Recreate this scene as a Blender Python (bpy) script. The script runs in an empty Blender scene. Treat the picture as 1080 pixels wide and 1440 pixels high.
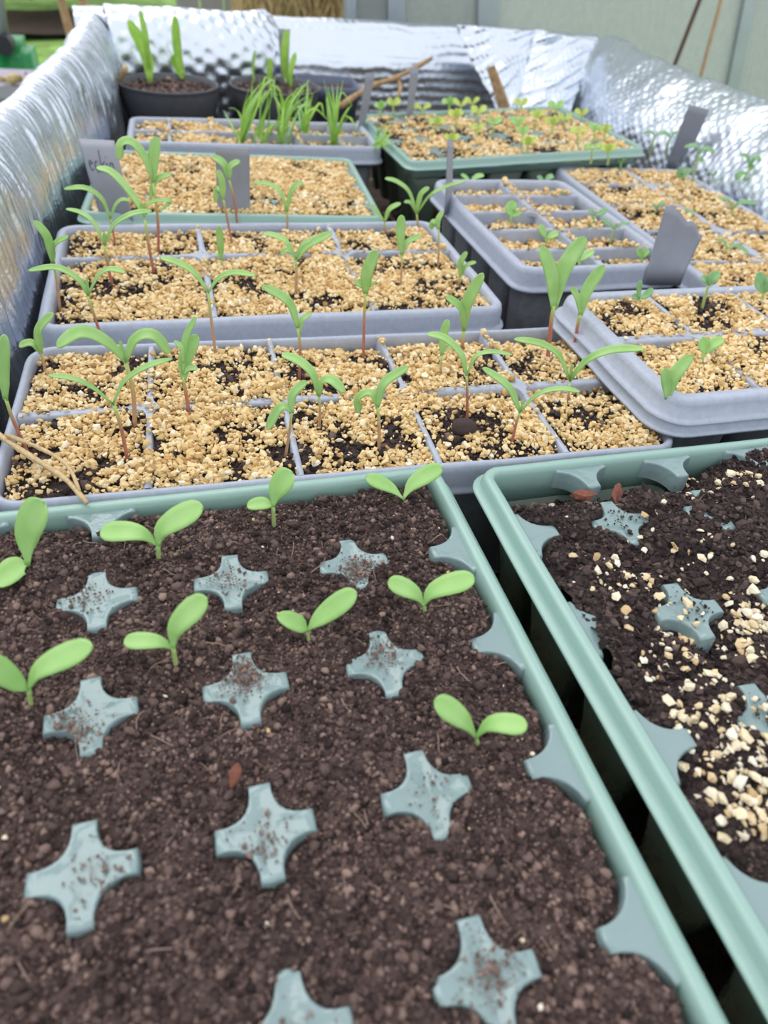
import bpy, bmesh, math, random
import numpy as np
from mathutils import Vector, Matrix

rng = np.random.default_rng(7)
random.seed(7)
SC = bpy.context.scene
COL = SC.collection
PI = math.pi

# ------------------------------------------------------------------ camera model (metres; tray rims lie near z = 0)
F_PX = 950.0
CR = np.array([[0.96228335, -0.26026604, 0.07919814],
               [-0.1166169, -0.65764141, -0.74425014],
               [0.24578701, 0.70694368, -0.6631888]])
CC = np.array([0.04555678, -0.18725521, 0.20257544])
FH = CR[2].copy(); FH[2] = 0; FH /= np.linalg.norm(FH)          # horizontal heading


def ray(u, v):
    return CR.T @ np.array([(u - 540) / F_PX, (v - 720) / F_PX, 1.0])


def at(u, v, z=0.0):
    d = ray(u, v); return CC + d * ((z - CC[2]) / d[2])


def aty(u, v, y):
    d = ray(u, v); return CC + d * ((y - CC[1]) / d[1])


def on_plane(u, v, p0, off=0.0):
    """point of the sight line at the depth of p0 (vertical plane facing the heading), off metres further on"""
    d = ray(u, v); t = (np.dot(np.asarray(p0) - CC, FH) + off) / np.dot(d, FH)
    return CC + d * t


def depth(p):
    return float(CR[2] @ (np.asarray(p) - CC))


def to_px(P):
    q = (np.asarray(P) - CC) @ CR.T
    return q[:, :2] / q[:, 2:] * F_PX + [540, 720], q[:, 2]


# ------------------------------------------------------------------ noise
def _h(ix, iy, seed):
    n = (ix.astype(np.int64) * 374761393 + iy.astype(np.int64) * 668265263 + seed * 982451653) & 0x7fffffff
    n = ((n ^ (n >> 13)) * 1274126177) & 0x7fffffff
    n = (n ^ (n >> 16)) & 0xffff
    return n / 65535.0


def vn(x, y, s, seed=0):
    x = np.asarray(x, float) / s; y = np.asarray(y, float) / s
    ix = np.floor(x); iy = np.floor(y); fx = x - ix; fy = y - iy
    fx = fx * fx * (3 - 2 * fx); fy = fy * fy * (3 - 2 * fy)
    a = _h(ix, iy, seed); b = _h(ix + 1, iy, seed); c = _h(ix, iy + 1, seed); d = _h(ix + 1, iy + 1, seed)
    return (a + (b - a) * fx) * (1 - fy) + (c + (d - c) * fx) * fy


def fbm(x, y, s, seed=0, o=3):
    r = 0; w = 1; t = 0
    for k in range(o):
        r = r + w * vn(x, y, s / 2 ** k, seed + 17 * k); t += w; w *= .5
    return r / t - .5


# ------------------------------------------------------------------ materials
def new_mat(name):
    m = bpy.data.materials.new(name); m.use_nodes = True
    nt = m.node_tree; b = nt.nodes['Principled BSDF']
    return m, nt, b


def link(nt, a, b):
    nt.links.new(a, b)


def bump(nt, b, scale, strength, dist=.001, coord='Object', detail=3, rough=.6):
    tc = nt.nodes.new('ShaderNodeTexCoord'); n = nt.nodes.new('ShaderNodeTexNoise'); bp = nt.nodes.new('ShaderNodeBump')
    n.inputs['Scale'].default_value = scale; n.inputs['Detail'].default_value = detail; n.inputs['Roughness'].default_value = rough
    bp.inputs['Strength'].default_value = strength; bp.inputs['Distance'].default_value = dist
    link(nt, tc.outputs[coord], n.inputs['Vector']); link(nt, n.outputs['Fac'], bp.inputs['Height']); link(nt, bp.outputs['Normal'], b.inputs['Normal'])
    return n


def ramp(nt, stops):
    r = nt.nodes.new('ShaderNodeValToRGB'); e = r.color_ramp.elements
    e[0].position, e[0].color = stops[0][0], (*stops[0][1], 1); e[1].position, e[1].color = stops[-1][0], (*stops[-1][1], 1)
    for p, c in stops[1:-1]:
        q = e.new(p); q.color = (*c, 1)
    return r


def plain(name, c, rough=.5, spec=.5, metal=0, bsc=0, bst=.3, bd=.001, var=0):
    m, nt, b = new_mat(name)
    b.inputs['Base Color'].default_value = (*c, 1); b.inputs['Roughness'].default_value = rough
    b.inputs['Specular IOR Level'].default_value = spec; b.inputs['Metallic'].default_value = metal
    if bsc:
        n = bump(nt, b, bsc, bst, bd)
        if var:
            r = ramp(nt, [(.3, tuple(x * (1 - var) for x in c)), (.7, tuple(min(1, x * (1 + var)) for x in c))])
            link(nt, n.outputs['Fac'], r.inputs['Fac']); link(nt, r.outputs['Color'], b.inputs['Base Color'])
    return m


def toned(name, stops, rough, bsc, bst, bd=.0006, nmix=.22, spec=.3):
    """colour from the per-grain attribute 'tone' mixed with a fine noise"""
    m, nt, b = new_mat(name)
    at_ = nt.nodes.new('ShaderNodeAttribute'); at_.attribute_name = 'tone'
    n = bump(nt, b, bsc, bst, bd, detail=4)
    mx = nt.nodes.new('ShaderNodeMix'); mx.inputs['Factor'].default_value = nmix
    link(nt, at_.outputs['Fac'], mx.inputs['A']); link(nt, n.outputs['Fac'], mx.inputs['B'])
    r = ramp(nt, stops); link(nt, mx.outputs['Result'], r.inputs['Fac']); link(nt, r.outputs['Color'], b.inputs['Base Color'])
    b.inputs['Roughness'].default_value = rough; b.inputs['Specular IOR Level'].default_value = spec
    return m


def see_through(name, c, alpha, rough, bsc=0, bst=.2, bd=.001, spec=.5):
    m, nt, b = new_mat(name)
    b.inputs['Base Color'].default_value = (*c, 1); b.inputs['Roughness'].default_value = rough; b.inputs['Specular IOR Level'].default_value = spec
    if bsc: bump(nt, b, bsc, bst, bd)
    tr = nt.nodes.new('ShaderNodeBsdfTransparent'); tr.inputs['Color'].default_value = (*[.35 + .65 * x ** .5 for x in c], 1)
    mx = nt.nodes.new('ShaderNodeMixShader'); mx.inputs[0].default_value = alpha
    out = nt.nodes['Material Output']
    link(nt, tr.outputs[0], mx.inputs[1]); link(nt, b.outputs[0], mx.inputs[2]); link(nt, mx.outputs[0], out.inputs['Surface'])
    return m


def leafy(name, c, c2, trans=.35):
    m, nt, b = new_mat(name)
    n = bump(nt, b, 700, .12, .0006)
    tc = nt.nodes.new('ShaderNodeTexCoord'); n2 = nt.nodes.new('ShaderNodeTexNoise'); n2.inputs['Scale'].default_value = 90
    link(nt, tc.outputs['Object'], n2.inputs['Vector'])
    r = ramp(nt, [(.35, c), (.65, c2)]); link(nt, n2.outputs['Fac'], r.inputs['Fac']); link(nt, r.outputs['Color'], b.inputs['Base Color'])
    b.inputs['Roughness'].default_value = .48; b.inputs['Specular IOR Level'].default_value = .35
    t = nt.nodes.new('ShaderNodeBsdfTranslucent'); link(nt, r.outputs['Color'], t.inputs['Color'])
    mx = nt.nodes.new('ShaderNodeMixShader'); mx.inputs[0].default_value = trans; out = nt.nodes['Material Output']
    link(nt, b.outputs[0], mx.inputs[1]); link(nt, t.outputs[0], mx.inputs[2]); link(nt, mx.outputs[0], out.inputs['Surface'])
    return m


def stemmy(name, low, high):
    """the red pigment of the lower stem fades to green towards the fork (attribute 'tone' runs along the stem)"""
    m, nt, b = new_mat(name)
    a = nt.nodes.new('ShaderNodeAttribute'); a.attribute_name = 'tone'
    r = ramp(nt, [(.62, low), (.97, high)]); link(nt, a.outputs['Fac'], r.inputs['Fac']); link(nt, r.outputs['Color'], b.inputs['Base Color'])
    b.inputs['Roughness'].default_value = .45; b.inputs['Subsurface Weight'].default_value = .15; b.inputs['Subsurface Radius'].default_value = (.002, .002, .001)
    return m


M = {}
M['soil'] = toned('potting_soil', [(.16, (.023, .0145, .0145)), (.42, (.082, .054, .049)), (.64, (.170, .113, .098)), (.88, (.33, .23, .19))], .92, 1400, .7)
M['soil_dark'] = toned('moist_soil', [(.16, (.017, .011, .012)), (.45, (.052, .035, .034)), (.68, (.105, .072, .065)), (.9, (.20, .14, .12))], .85, 1200, .7)
M['grit'] = toned('tan_grit', [(.06, (.36, .20, .08)), (.2, (.58, .37, .15)), (.42, (.73, .53, .25)), (.62, (.82, .63, .34)), (.8, (.86, .73, .48)), (.94, (.86, .82, .70))], .75, 900, .25)
M['flake'] = toned('pale_flakes', [(.15, (.60, .42, .22)), (.4, (.80, .66, .42)), (.8, (.86, .80, .66))], .7, 900, .2)
M['grey'] = plain('grey_plastic', (.40, .44, .535), .42, .5, 0, 260, .10, .001, .08)
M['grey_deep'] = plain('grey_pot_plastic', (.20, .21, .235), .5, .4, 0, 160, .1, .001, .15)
M['green'] = see_through('green_rim_plastic', (.42, .63, .565), .68, .16, 70, .15, .003, .7)
M['star'] = see_through('green_star_plastic', (.29, .41, .415), .80, .13, 85, .32, .004, .9)
M['green_deep'] = see_through('green_pot_plastic', (.16, .22, .17), .55, .15, 60, .2, .002, .5)
M['tag'] = plain('tag_plastic', (.285, .30, .35), .42, .5, 0, 60, .1, .001, .06)
M['ink'] = plain('pencil_writing', (.10, .10, .13), .7)
M['black_pot'] = plain('black_pot_plastic', (.105, .108, .120), .5, .5, 0, 150, .1, .001, .1)
M['blue_pot'] = plain('blue_grey_pot_plastic', (.13, .15, .22), .5, .5, 0, 150, .1, .001, .1)
M['leaf_pale'] = leafy('pale_cotyledon', (.47, .76, .27), (.55, .82, .34))
M['leaf_mid'] = leafy('green_leaf', (.44, .70, .25), (.53, .78, .33))
M['leaf_blue'] = leafy('soft_green_leaf', (.32, .58, .28), (.42, .68, .36))
M['leaf_yellow'] = leafy('yellow_green_leaf', (.66, .78, .20), (.74, .84, .28))
M['leaf_corn'] = leafy('bright_green_blade', (.45, .74, .12), (.56, .82, .19))
M['stem_pale'] = stemmy('pale_green_stem', (.40, .52, .20), (.40, .60, .18))
M['stem_red'] = stemmy('reddish_stem', (.46, .17, .12), (.48, .64, .18))
M['stem_tan'] = stemmy('tan_stem', (.52, .31, .18), (.48, .64, .20))
M['straw'] = plain('dry_straw', (.58, .42, .22), .6, .4, 0, 400, .3, .001, .2)
M['wood'] = plain('splintered_wood', (.42, .27, .14), .7, .3, 0, 120, .5, .002, .3)
M['bark'] = plain('red_bark', (.20, .075, .05), .8, .3, 0, 500, .5, .001, .25)
M['wood_dark'] = plain('dark_wood', (.07, .045, .036), .8, .3, 0, 400, .5, .001, .3)
M['board'] = plain('weathered_boards', (.22, .19, .17), .8, .3, 0, 40, .4, .003, .25)
M['bed_floor'] = plain('bed_soil', (.055, .038, .028), .95, .2, 0, 120, .8, .004, .4)


def foil_mat(name, c, rough):
    m, nt, b = new_mat(name)
    b.inputs['Base Color'].default_value = (*c, 1); b.inputs['Metallic'].default_value = .90; b.inputs['Roughness'].default_value = rough
    bump(nt, b, 330, .42, .0016, detail=4)
    return m


M['foil'] = foil_mat('silver_foil', (.735, .795, .885), .22)

# ------------------------------------------------------------------ objects
def props(o, label=None, cat=None, group=None, kind=None):
    if label: o['label'] = label
    if cat: o['category'] = cat
    if group: o['group'] = group
    if kind: o['kind'] = kind
    return o


def empty(name, loc, rot=(0, 0, 0), label=None, cat=None, group=None):
    e = bpy.data.objects.new(name, None); COL.objects.link(e)
    e.location = loc; e.rotation_euler = rot; e.empty_display_size = .01
    return props(e, label, cat, group)


def mesh(name, V, Fc, mat, parent=None, smooth=True, world=None, tone=None, solid=0):
    """V in the parent's frame (or world coordinates with world=the parent's location to subtract)"""
    V = np.asarray(V, float)
    if world is not None: V = V - np.asarray(world)
    me = bpy.data.meshes.new(name)
    me.from_pydata([tuple(v) for v in V], [], [tuple(int(i) for i in f) for f in Fc])
    me.update()
    if smooth: me.polygons.foreach_set('use_smooth', [True] * len(me.polygons))
    if tone is not None:
        a = me.attributes.new('tone', 'FLOAT', 'POINT'); a.data.foreach_set('value', np.asarray(tone, np.float32))
    o = bpy.data.objects.new(name, me); COL.objects.link(o)
    for m in (mat if isinstance(mat, (list, tuple)) else [mat]): me.materials.append(m)
    if parent is not None: o.parent = parent
    if solid:
        s = o.modifiers.new('thickness', 'SOLIDIFY'); s.thickness = solid; s.offset = -1
    return o


def fast_mesh(name, V, T, mat, tone, smooth=False, mat_idx=None, smooth_mask=None):
    """big triangle mesh from numpy arrays"""
    me = bpy.data.meshes.new(name)
    nv, nt_ = len(V), len(T)
    me.vertices.add(nv); me.vertices.foreach_set('co', np.asarray(V, np.float32).ravel())
    me.loops.add(nt_ * 3); me.loops.foreach_set('vertex_index', np.asarray(T, np.int32).ravel())
    me.polygons.add(nt_); me.polygons.foreach_set('loop_start', np.arange(0, nt_ * 3, 3, dtype=np.int32))
    try: me.polygons.foreach_set('loop_total', np.full(nt_, 3, np.int32))
    except Exception: pass
    sm = np.full(nt_, smooth) if smooth_mask is None else smooth_mask
    me.polygons.foreach_set('use_smooth', sm)
    if mat_idx is not None: me.polygons.foreach_set('material_index', np.asarray(mat_idx, np.int32))
    me.update(calc_edges=True); me.validate()
    a = me.attributes.new('tone', 'FLOAT', 'POINT'); a.data.foreach_set('value', np.asarray(tone, np.float32))
    for m in (mat if isinstance(mat, (list, tuple)) else [mat]): me.materials.append(m)
    o = bpy.data.objects.new(name, me); COL.objects.link(o)
    return o


def grid_faces(n, m, off=0, closed=False):
    f = []
    for i in range(n if closed else n - 1):
        a = i * m; b = ((i + 1) % n) * m
        for j in range(m - 1): f.append((off + a + j, off + b + j, off + b + j + 1, off + a + j + 1))
    return f


def box_vf(x0, x1, y0, y1, z0, z1, tx=0, ty=0):
    """box whose bottom is narrower by tx, ty on each side"""
    V = [(x0 + tx, y0 + ty, z0), (x1 - tx, y0 + ty, z0), (x1 - tx, y1 - ty, z0), (x0 + tx, y1 - ty, z0), (x0, y0, z1), (x1, y0, z1), (x1, y1, z1), (x0, y1, z1)]
    return V, [(3, 2, 1, 0), (4, 5, 6, 7), (0, 1, 5, 4), (1, 2, 6, 5), (2, 3, 7, 6), (3, 0, 4, 7)]


class MB:
    def __init__(s): s.v = []; s.f = []; s.t = []
    def add(s, V, Fc, tone=0.5):
        o = len(s.v); s.v += [tuple(p) for p in V]; s.f += [tuple(i + o for i in f) for f in Fc]; s.t += [tone] * len(V)
        return s
    def box(s, *a, **k): return s.add(*box_vf(*a, **k))


def tube_vf(P, R, n=8, cap=True):
    P = np.asarray(P, float); k = len(P); V = []; Fc = []
    T = np.gradient(P, axis=0); T /= np.linalg.norm(T, axis=1)[:, None] + 1e-12
    ref = np.array([0.0, 0, 1]) if abs(T[0][2]) < .9 else np.array([1.0, 0, 0])
    for i in range(k):
        a = np.cross(T[i], ref); a /= np.linalg.norm(a) + 1e-12; b = np.cross(T[i], a)
        for j in range(n):
            th = 2 * PI * j / n; V.append(P[i] + (a * math.cos(th) + b * math.sin(th)) * R[i])
    for i in range(k - 1):
        for j in range(n): Fc.append((i * n + j, i * n + (j + 1) % n, (i + 1) * n + (j + 1) % n, (i + 1) * n + j))
    if cap: Fc += [tuple(range(n))[::-1], tuple((k - 1) * n + j for j in range(n))]
    return V, Fc


def curve_pts(P, n):
    P = np.asarray(P, float)
    if len(P) == 2: return P[0] + (P[1] - P[0]) * np.linspace(0, 1, n)[:, None]
    Q = np.vstack([2 * P[0] - P[1], P, 2 * P[-1] - P[-2]]); out = []; k = len(P) - 1
    for s in np.linspace(0, k, n):
        i = min(int(s), k - 1); t = s - i; p0, p1, p2, p3 = Q[i:i + 4]
        out.append(.5 * (2 * p1 + (p2 - p0) * t + (2 * p0 - 5 * p1 + 4 * p2 - p3) * t * t + (3 * p1 - p0 - 3 * p2 + p3) * t ** 3))
    return np.array(out)


# ------------------------------------------------------------------ grains
def icosa():
    p = (1 + 5 ** .5) / 2
    V = np.array([(-1, p, 0), (1, p, 0), (-1, -p, 0), (1, -p, 0), (0, -1, p), (0, 1, p), (0, -1, -p), (0, 1, -p), (p, 0, -1), (p, 0, 1), (-p, 0, -1), (-p, 0, 1)], float)
    V /= np.linalg.norm(V[0])
    T = np.array([(0, 11, 5), (0, 5, 1), (0, 1, 7), (0, 7, 10), (0, 10, 11), (1, 5, 9), (5, 11, 4), (11, 10, 2), (10, 7, 6), (7, 1, 8), (3, 9, 4), (3, 4, 2), (3, 2, 6), (3, 6, 8), (3, 8, 9), (4, 9, 5), (2, 4, 11), (6, 2, 10), (8, 6, 7), (9, 8, 1)])
    return V, T


ICO_V, ICO_T = icosa()


def grains(C, size, jag=.3, flat=(.45, .9), seed=1, tone=None):
    """irregular grains at centres C with radii size -> V, T, tone"""
    r = np.random.default_rng(seed); n = len(C)
    if n == 0: return np.zeros((0, 3)), np.zeros((0, 3), int), np.zeros(0)
    K = 24
    P = ICO_V[None] * (1 + r.uniform(-jag, jag, (K, 12, 1)))
    k = r.integers(0, K, n)
    S = np.stack([r.uniform(.75, 1.3, n), r.uniform(.65, 1.05, n), r.uniform(*flat, n)], 1) * size[:, None]
    ang = r.uniform(0, 2 * PI, n); til = r.normal(0, .45, (n, 2))
    V = P[k] * S[:, None, :]
    ca, sa = np.cos(til[:, 0])[:, None], np.sin(til[:, 0])[:, None]
    V = np.stack([V[..., 0], V[..., 1] * ca - V[..., 2] * sa, V[..., 1] * sa + V[..., 2] * ca], -1)
    ca, sa = np.cos(til[:, 1])[:, None], np.sin(til[:, 1])[:, None]
    V = np.stack([V[..., 0] * ca + V[..., 2] * sa, V[..., 1], -V[..., 0] * sa + V[..., 2] * ca], -1)
    ca, sa = np.cos(ang)[:, None], np.sin(ang)[:, None]
    V = np.stack([V[..., 0] * ca - V[..., 1] * sa, V[..., 0] * sa + V[..., 1] * ca, V[..., 2]], -1)
    V = (V + C[:, None, :]).reshape(-1, 3)
    T = (ICO_T[None] + 12 * np.arange(n)[:, None, None]).reshape(-1, 3)
    if tone is None: tone = r.uniform(0, 1, n)
    return V, T, np.repeat(tone, 12)


# ------------------------------------------------------------------ trays
class Tray:
    def __init__(s, x0, y0, W, D, yaw=0, z0=0.0, tilt=0.0):
        s.W, s.D, s.z0 = W, D, z0
        s.loc = Vector((x0, y0, z0)); s.rot = (0, -math.atan(tilt), math.radians(yaw))
        from mathutils import Euler
        s.R = np.array(Euler(s.rot).to_matrix()); s.o = np.array(s.loc)

    def world(s, P): return np.asarray(P) @ s.R.T + s.o
    def local(s, P): return (np.asarray(P) - s.o) @ s.R

    def start(s, name, label, cat='tray', group=None):
        s.root = empty(name, s.loc, s.rot, label, cat, group); return s.root


def rrect(W, D, inset, r, n=7, per=0.012):
    """rounded rectangle loop, counter-clockwise"""
    r = max(r - inset, .0015); x0, y0, x1, y1 = inset, inset, W - inset, D - inset
    P = []
    for cx, cy, a0 in ((x1 - r, y0 + r, -PI / 2), (x1 - r, y1 - r, 0), (x0 + r, y1 - r, PI / 2), (x0 + r, y0 + r, PI)):
        for k in range(n + 1):
            a = a0 + PI / 2 * k / n; P.append((cx + r * math.cos(a), cy + r * math.sin(a)))
    return P


def rim_mesh(W, D, prof, r, wob=0.0, seed=0, cell=None):
    """sweep (inset, z) profile round the rounded rectangle, straight sides subdivided"""
    rings = []
    base = None
    for ins, z in prof:
        P = rrect(W, D, ins, r); Q = []
        n = len(P)
        for i in range(n):
            a = np.array(P[i]); b = np.array(P[(i + 1) % n]); Q.append(a)
            if (i + 1) % 8 == 0:
                m = 28
                for k in range(1, m): Q.append(a + (b - a) * k / m)
        Q = np.array(Q)
        zz = np.full(len(Q), z)
        if wob:
            zz = zz + wob * 2 * fbm(Q[:, 0] + seed, Q[:, 1], .05, seed)
        rings.append(np.c_[Q, zz])
    V = np.stack(rings, 1).reshape(-1, 3)
    return V, grid_faces(len(rings[0]), len(prof), 0, True)


GREY_PROF = [(.0006, -.0185), (0, -.017), (.0004, -.0158), (.0022, -.0150), (.0030, -.0130), (.0034, -.0045), (.0042, -.0016), (.0058, -.0002), (.0072, 0), (.0090, -.0001), (.0104, -.0012), (.0112, -.0045), (.0122, -.015)]
GREEN_PROF = [(.0000, -.0062), (-.0002, -.0052), (.0006, -.0046), (.0024, -.0043), (.0034, -.0020), (.0040, .0010), (.0048, .0022), (.0060, .0026), (.0080, .0025), (.0090, .0016), (.0098, -.0010), (.0112, -.016)]


def star_outline(L, w, m, half=False, seg=7):
    """concave four-armed outline, arms along the axes; half: the arm on +u is cut away (stands on the rim)"""
    c = 2 * m - (L + w) / 2
    P = []
    for q in range(4):
        a = q * PI / 2
        ca, sa = math.cos(a), math.sin(a)
        for k in range(seg + 1):
            t = k / seg
            x = (1 - t) ** 2 * L + 2 * t * (1 - t) * c + t * t * w
            y = (1 - t) ** 2 * w + 2 * t * (1 - t) * c + t * t * L
            P.append((x * ca - y * sa, x * sa + y * ca))
    return np.array(P)


def star_vf(P, c, ztop=0.0, deep=.008, dish=.0006, rot=0.0, bend=0.0):
    """plate with rounded edge and skirt from outline P (centred), placed at c"""
    ca, sa = math.cos(rot), math.sin(rot); P = np.c_[P[:, 0] * ca - P[:, 1] * sa, P[:, 0] * sa + P[:, 1] * ca]
    n = len(P); rings = [(1.05, -deep), (1.015, -.0012), (.985, -.0003), (.93, 0), (.80, -dish * .3), (.5, -dish), (.2, -dish * 1.2)]
    V = []
    for s, z in rings:
        for p in P: V.append((c[0] + p[0] * s, c[1] + p[1] * s, ztop + z + bend * (p[0] * s) ** 2 * 40))
    V.append((c[0], c[1], ztop - dish * 1.2)); Fc = []
    for k in range(len(rings) - 1):
        for j in range(n): Fc.append((k * n + j, k * n + (j + 1) % n, (k + 1) * n + (j + 1) % n, (k + 1) * n + j))
    k = len(rings) - 1
    for j in range(n): Fc.append((k * n + j, k * n + (j + 1) % n, len(V) - 1))
    return V, Fc


def green_tray(tr, name, label, stars, halves, cols, rows, pot_depth=.095, star_L=.0144, star_w=.0033, star_m=.0058, body=True):
    root = tr.start(name, label)
    V, Fc = rim_mesh(tr.W, tr.D, GREEN_PROF, .014, .0006, 3)
    mesh('rim', V, Fc, M['green'], root, solid=.0007)
    P = star_outline(star_L, star_w, star_m)
    for k, (u, v) in enumerate(stars):
        V, Fc = star_vf(P, (u, v), .0002, .010, .0007, random.uniform(-.05, .05), random.uniform(-.05, .05))
        mesh('star_divider', V, Fc, M['star'], root)
    for (u, v, a) in halves:                      # a: direction the tip points to
        Q = half_star(star_L, star_w)
        V, Fc = star_vf(Q, (u, v), .0004, .010, .0003, a)
        mesh('rim_divider', V, Fc, M['star'], root)
    if body:
        mb = MB()
        for i in range(len(cols) - 1):
            for j in range(len(rows) - 1):
                if 0 < i < len(cols) - 2 and 0 < j < len(rows) - 2: continue
                V, Fc = pot_vf(cols[i], cols[i + 1], rows[j], rows[j + 1], -.014, -pot_depth)
                mb.add(V, Fc)
        mesh('cell_pots', mb.v, mb.f, M['green_deep'], root, solid=.0006)
    return root


def half_star(L, w):
    """T shape: wide foot at x<0 (on the rim), concave sides, tip at +x"""
    P = []; seg = 7; foot = L * .95; tip = L * .95; cx, cy = .0040, .0036
    for k in range(seg + 1):                       # lower side from the foot to the tip
        t = k / seg; x = (1 - t) ** 2 * 0 + 2 * t * (1 - t) * cx * .6 + t * t * tip; y = -((1 - t) ** 2 * foot + 2 * t * (1 - t) * cy + t * t * w); P.append((x, y))
    for k in range(seg + 1):
        t = 1 - k / seg; x = 2 * t * (1 - t) * cx * .6 + t * t * tip; y = (1 - t) ** 2 * foot + 2 * t * (1 - t) * cy + t * t * w; P.append((x, y))
    P += [(-.0045, foot), (-.0045, -foot)]
    return np.array(P)


def pot_vf(x0, x1, y0, y1, z1, z0, taper=.012, r=.007, gap=.0015):
    """tapered rounded cell, open at the top"""
    V = []; rings = []
    for z, s in ((z1, 0), (z1 * .6 + z0 * .4, .45), (z0 + .004, .95), (z0, 1.15)):
        ins = gap + taper * s * min(1, (x1 - x0) / .05)
        P = rrect(x1 - x0, y1 - y0, ins, r + ins, 3); rings.append([(x0 + p[0], y0 + p[1], z) for p in P])
    n = len(rings[0]); V = [p for R_ in rings for p in R_]; Fc = []
    for k in range(3):
        for j in range(n): Fc.append((k * n + j, (k + 1) * n + j, (k + 1) * n + (j + 1) % n, k * n + (j + 1) % n))
    Fc.append(tuple(3 * n + j for j in range(n)))
    return V, Fc


def ridge_vf(a, b, w, ztop, deep, n=14, wob=.0003, seed=0):
    """divider ridge from a to b with a rounded top"""
    a = np.array(a, float); b = np.array(b, float); d = (b - a) / np.linalg.norm(b - a); nn = np.array([-d[1], d[0]])
    prof = [(-.5 * w - .0018, -deep), (-.5 * w - .0003, -.0022), (-.5 * w, -.0008), (-.32 * w, 0), (.32 * w, 0), (.5 * w, -.0008), (.5 * w + .0003, -.0022), (.5 * w + .0018, -deep)]
    V = []
    for k in range(n):
        p = a + (b - a) * k / (n - 1); dz = wob * 2 * float(fbm(p[0], p[1], .02, seed))
        for o, z in prof: V.append((p[0] + nn[0] * o, p[1] + nn[1] * o, ztop + z + dz))
    return V, grid_faces(n, len(prof))


def grey_tray(tr, name, label, us, vs, wu=.003, wv=.003, deep=.02, ztop=-.0008, pot_depth=.10, pad=(.011, .0018, .0036), prof=GREY_PROF, body=True, lat=.0108):
    """us / vs: divider positions inside; a lattice of dividers, a rim and the pots below"""
    root = tr.start(name, label)
    V, Fc = rim_mesh(tr.W, tr.D, prof, .018, .0008, int(tr.W * 1e4))
    mesh('rim', V, Fc, M['grey'], root, solid=.0011)
    mb = MB(); i0 = lat
    for u in us:
        V, Fc = ridge_vf((u, i0), (u, tr.D - i0), wu, ztop, deep, 24); mb.add(V, Fc)
    for v in vs:
        V, Fc = ridge_vf((i0, v), (tr.W - i0, v), wv, ztop, deep, 24); mb.add(V, Fc)
    P = star_outline(*pad)
    for u in us:
        for v in vs:
            V, Fc = star_vf(P, (u, v), ztop + .0003, .004, .0001); mb.add(V, Fc)
    mesh('cell_dividers', mb.v, mb.f, M['grey'], root)
    if body:
        mb = MB(); U = [i0] + list(us) + [tr.W - i0]; W_ = [i0] + list(vs) + [tr.D - i0]
        for i in range(len(U) - 1):
            for j in range(len(W_) - 1):
                V, Fc = pot_vf(U[i], U[i + 1], W_[j], W_[j + 1], -.012, -pot_depth, .006); mb.add(V, Fc)
        mesh('cell_pots', mb.v, mb.f, M['grey_deep'], root, solid=.0008)
    return root


def fill(tr, name, label, cat, hf, inset, step, mat, crumbs=0, csize=(.0006, .5), window=None, extra=None, avoid=None, tmean=.45, seed=1, crumb_sink=.25, jag=.3, base_tone=.35, smooth_crumbs=False):
    """soil: height field over the tray's inside + loose crumbs, one object"""
    nu = int((tr.W - 2 * inset) / step) + 1; nv = int((tr.D - 2 * inset) / step) + 1
    u = np.linspace(inset, tr.W - inset, nu); v = np.linspace(inset, tr.D - inset, nv)
    U, V_ = np.meshgrid(u, v, indexing='ij'); Z = hf(U, V_)
    base = np.stack([U, V_, Z], -1).reshape(-1, 3)
    idx = np.arange(nu * nv).reshape(nu, nv)
    a, b, c, d = idx[:-1, :-1].ravel(), idx[1:, :-1].ravel(), idx[1:, 1:].ravel(), idx[:-1, 1:].ravel()
    T = np.r_[np.c_[a, b, c], np.c_[a, c, d]]
    Vs = [base]; Ts = [T]; tn = [np.clip(base_tone + .5 * fbm(base[:, 0], base[:, 1], .004, seed), 0, 1)]; sm = [np.ones(len(T), bool)]
    if crumbs:
        r = np.random.default_rng(seed)
        C = np.c_[r.uniform(inset, tr.W - inset, crumbs), r.uniform(inset, tr.D - inset, crumbs)]
        C = in_view(tr, C)
        if avoid is not None: C = C[near_star(C[:, 0], C[:, 1], avoid, .0158) <= 0]
        s = np.clip(r.lognormal(math.log(csize[0]), csize[1], len(C)), csize[0] * .4, csize[0] * 3.4)
        P = np.c_[C, hf(C[:, 0], C[:, 1]) + s * crumb_sink]
        t = np.clip(tmean + r.normal(0, .24, len(C)) + .3 * fbm(C[:, 0], C[:, 1], .03, seed + 5), 0, 1)
        gv, gt, gtone = grains(P, s, jag, (.6, 1.0), seed + 2, t)
        off = len(base); Vs.append(gv); Ts.append(gt + off); tn.append(gtone); sm.append(np.full(len(gt), smooth_crumbs))
        if extra is not None:
            o2 = off + len(gv)
            for (ev, et, etone) in extra:
                Vs.append(ev); Ts.append(et + o2); tn.append(etone); sm.append(np.zeros(len(et), bool)); o2 += len(ev)
    o = fast_mesh(name, np.vstack(Vs), np.vstack(Ts), mat, np.concatenate(tn), smooth_mask=np.concatenate(sm))
    o.location = tr.loc; o.rotation_euler = tr.rot
    return props(o, label, cat, None, 'stuff')


def in_view(tr, C, pad=900):
    W = tr.world(np.c_[C, np.zeros(len(C))]); p, z = to_px(W)
    return C[(z > .02) & (p[:, 0] > -pad) & (p[:, 0] < 1080 + pad) & (p[:, 1] > -pad) & (p[:, 1] < 1440 + pad * 1.6)]


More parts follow.
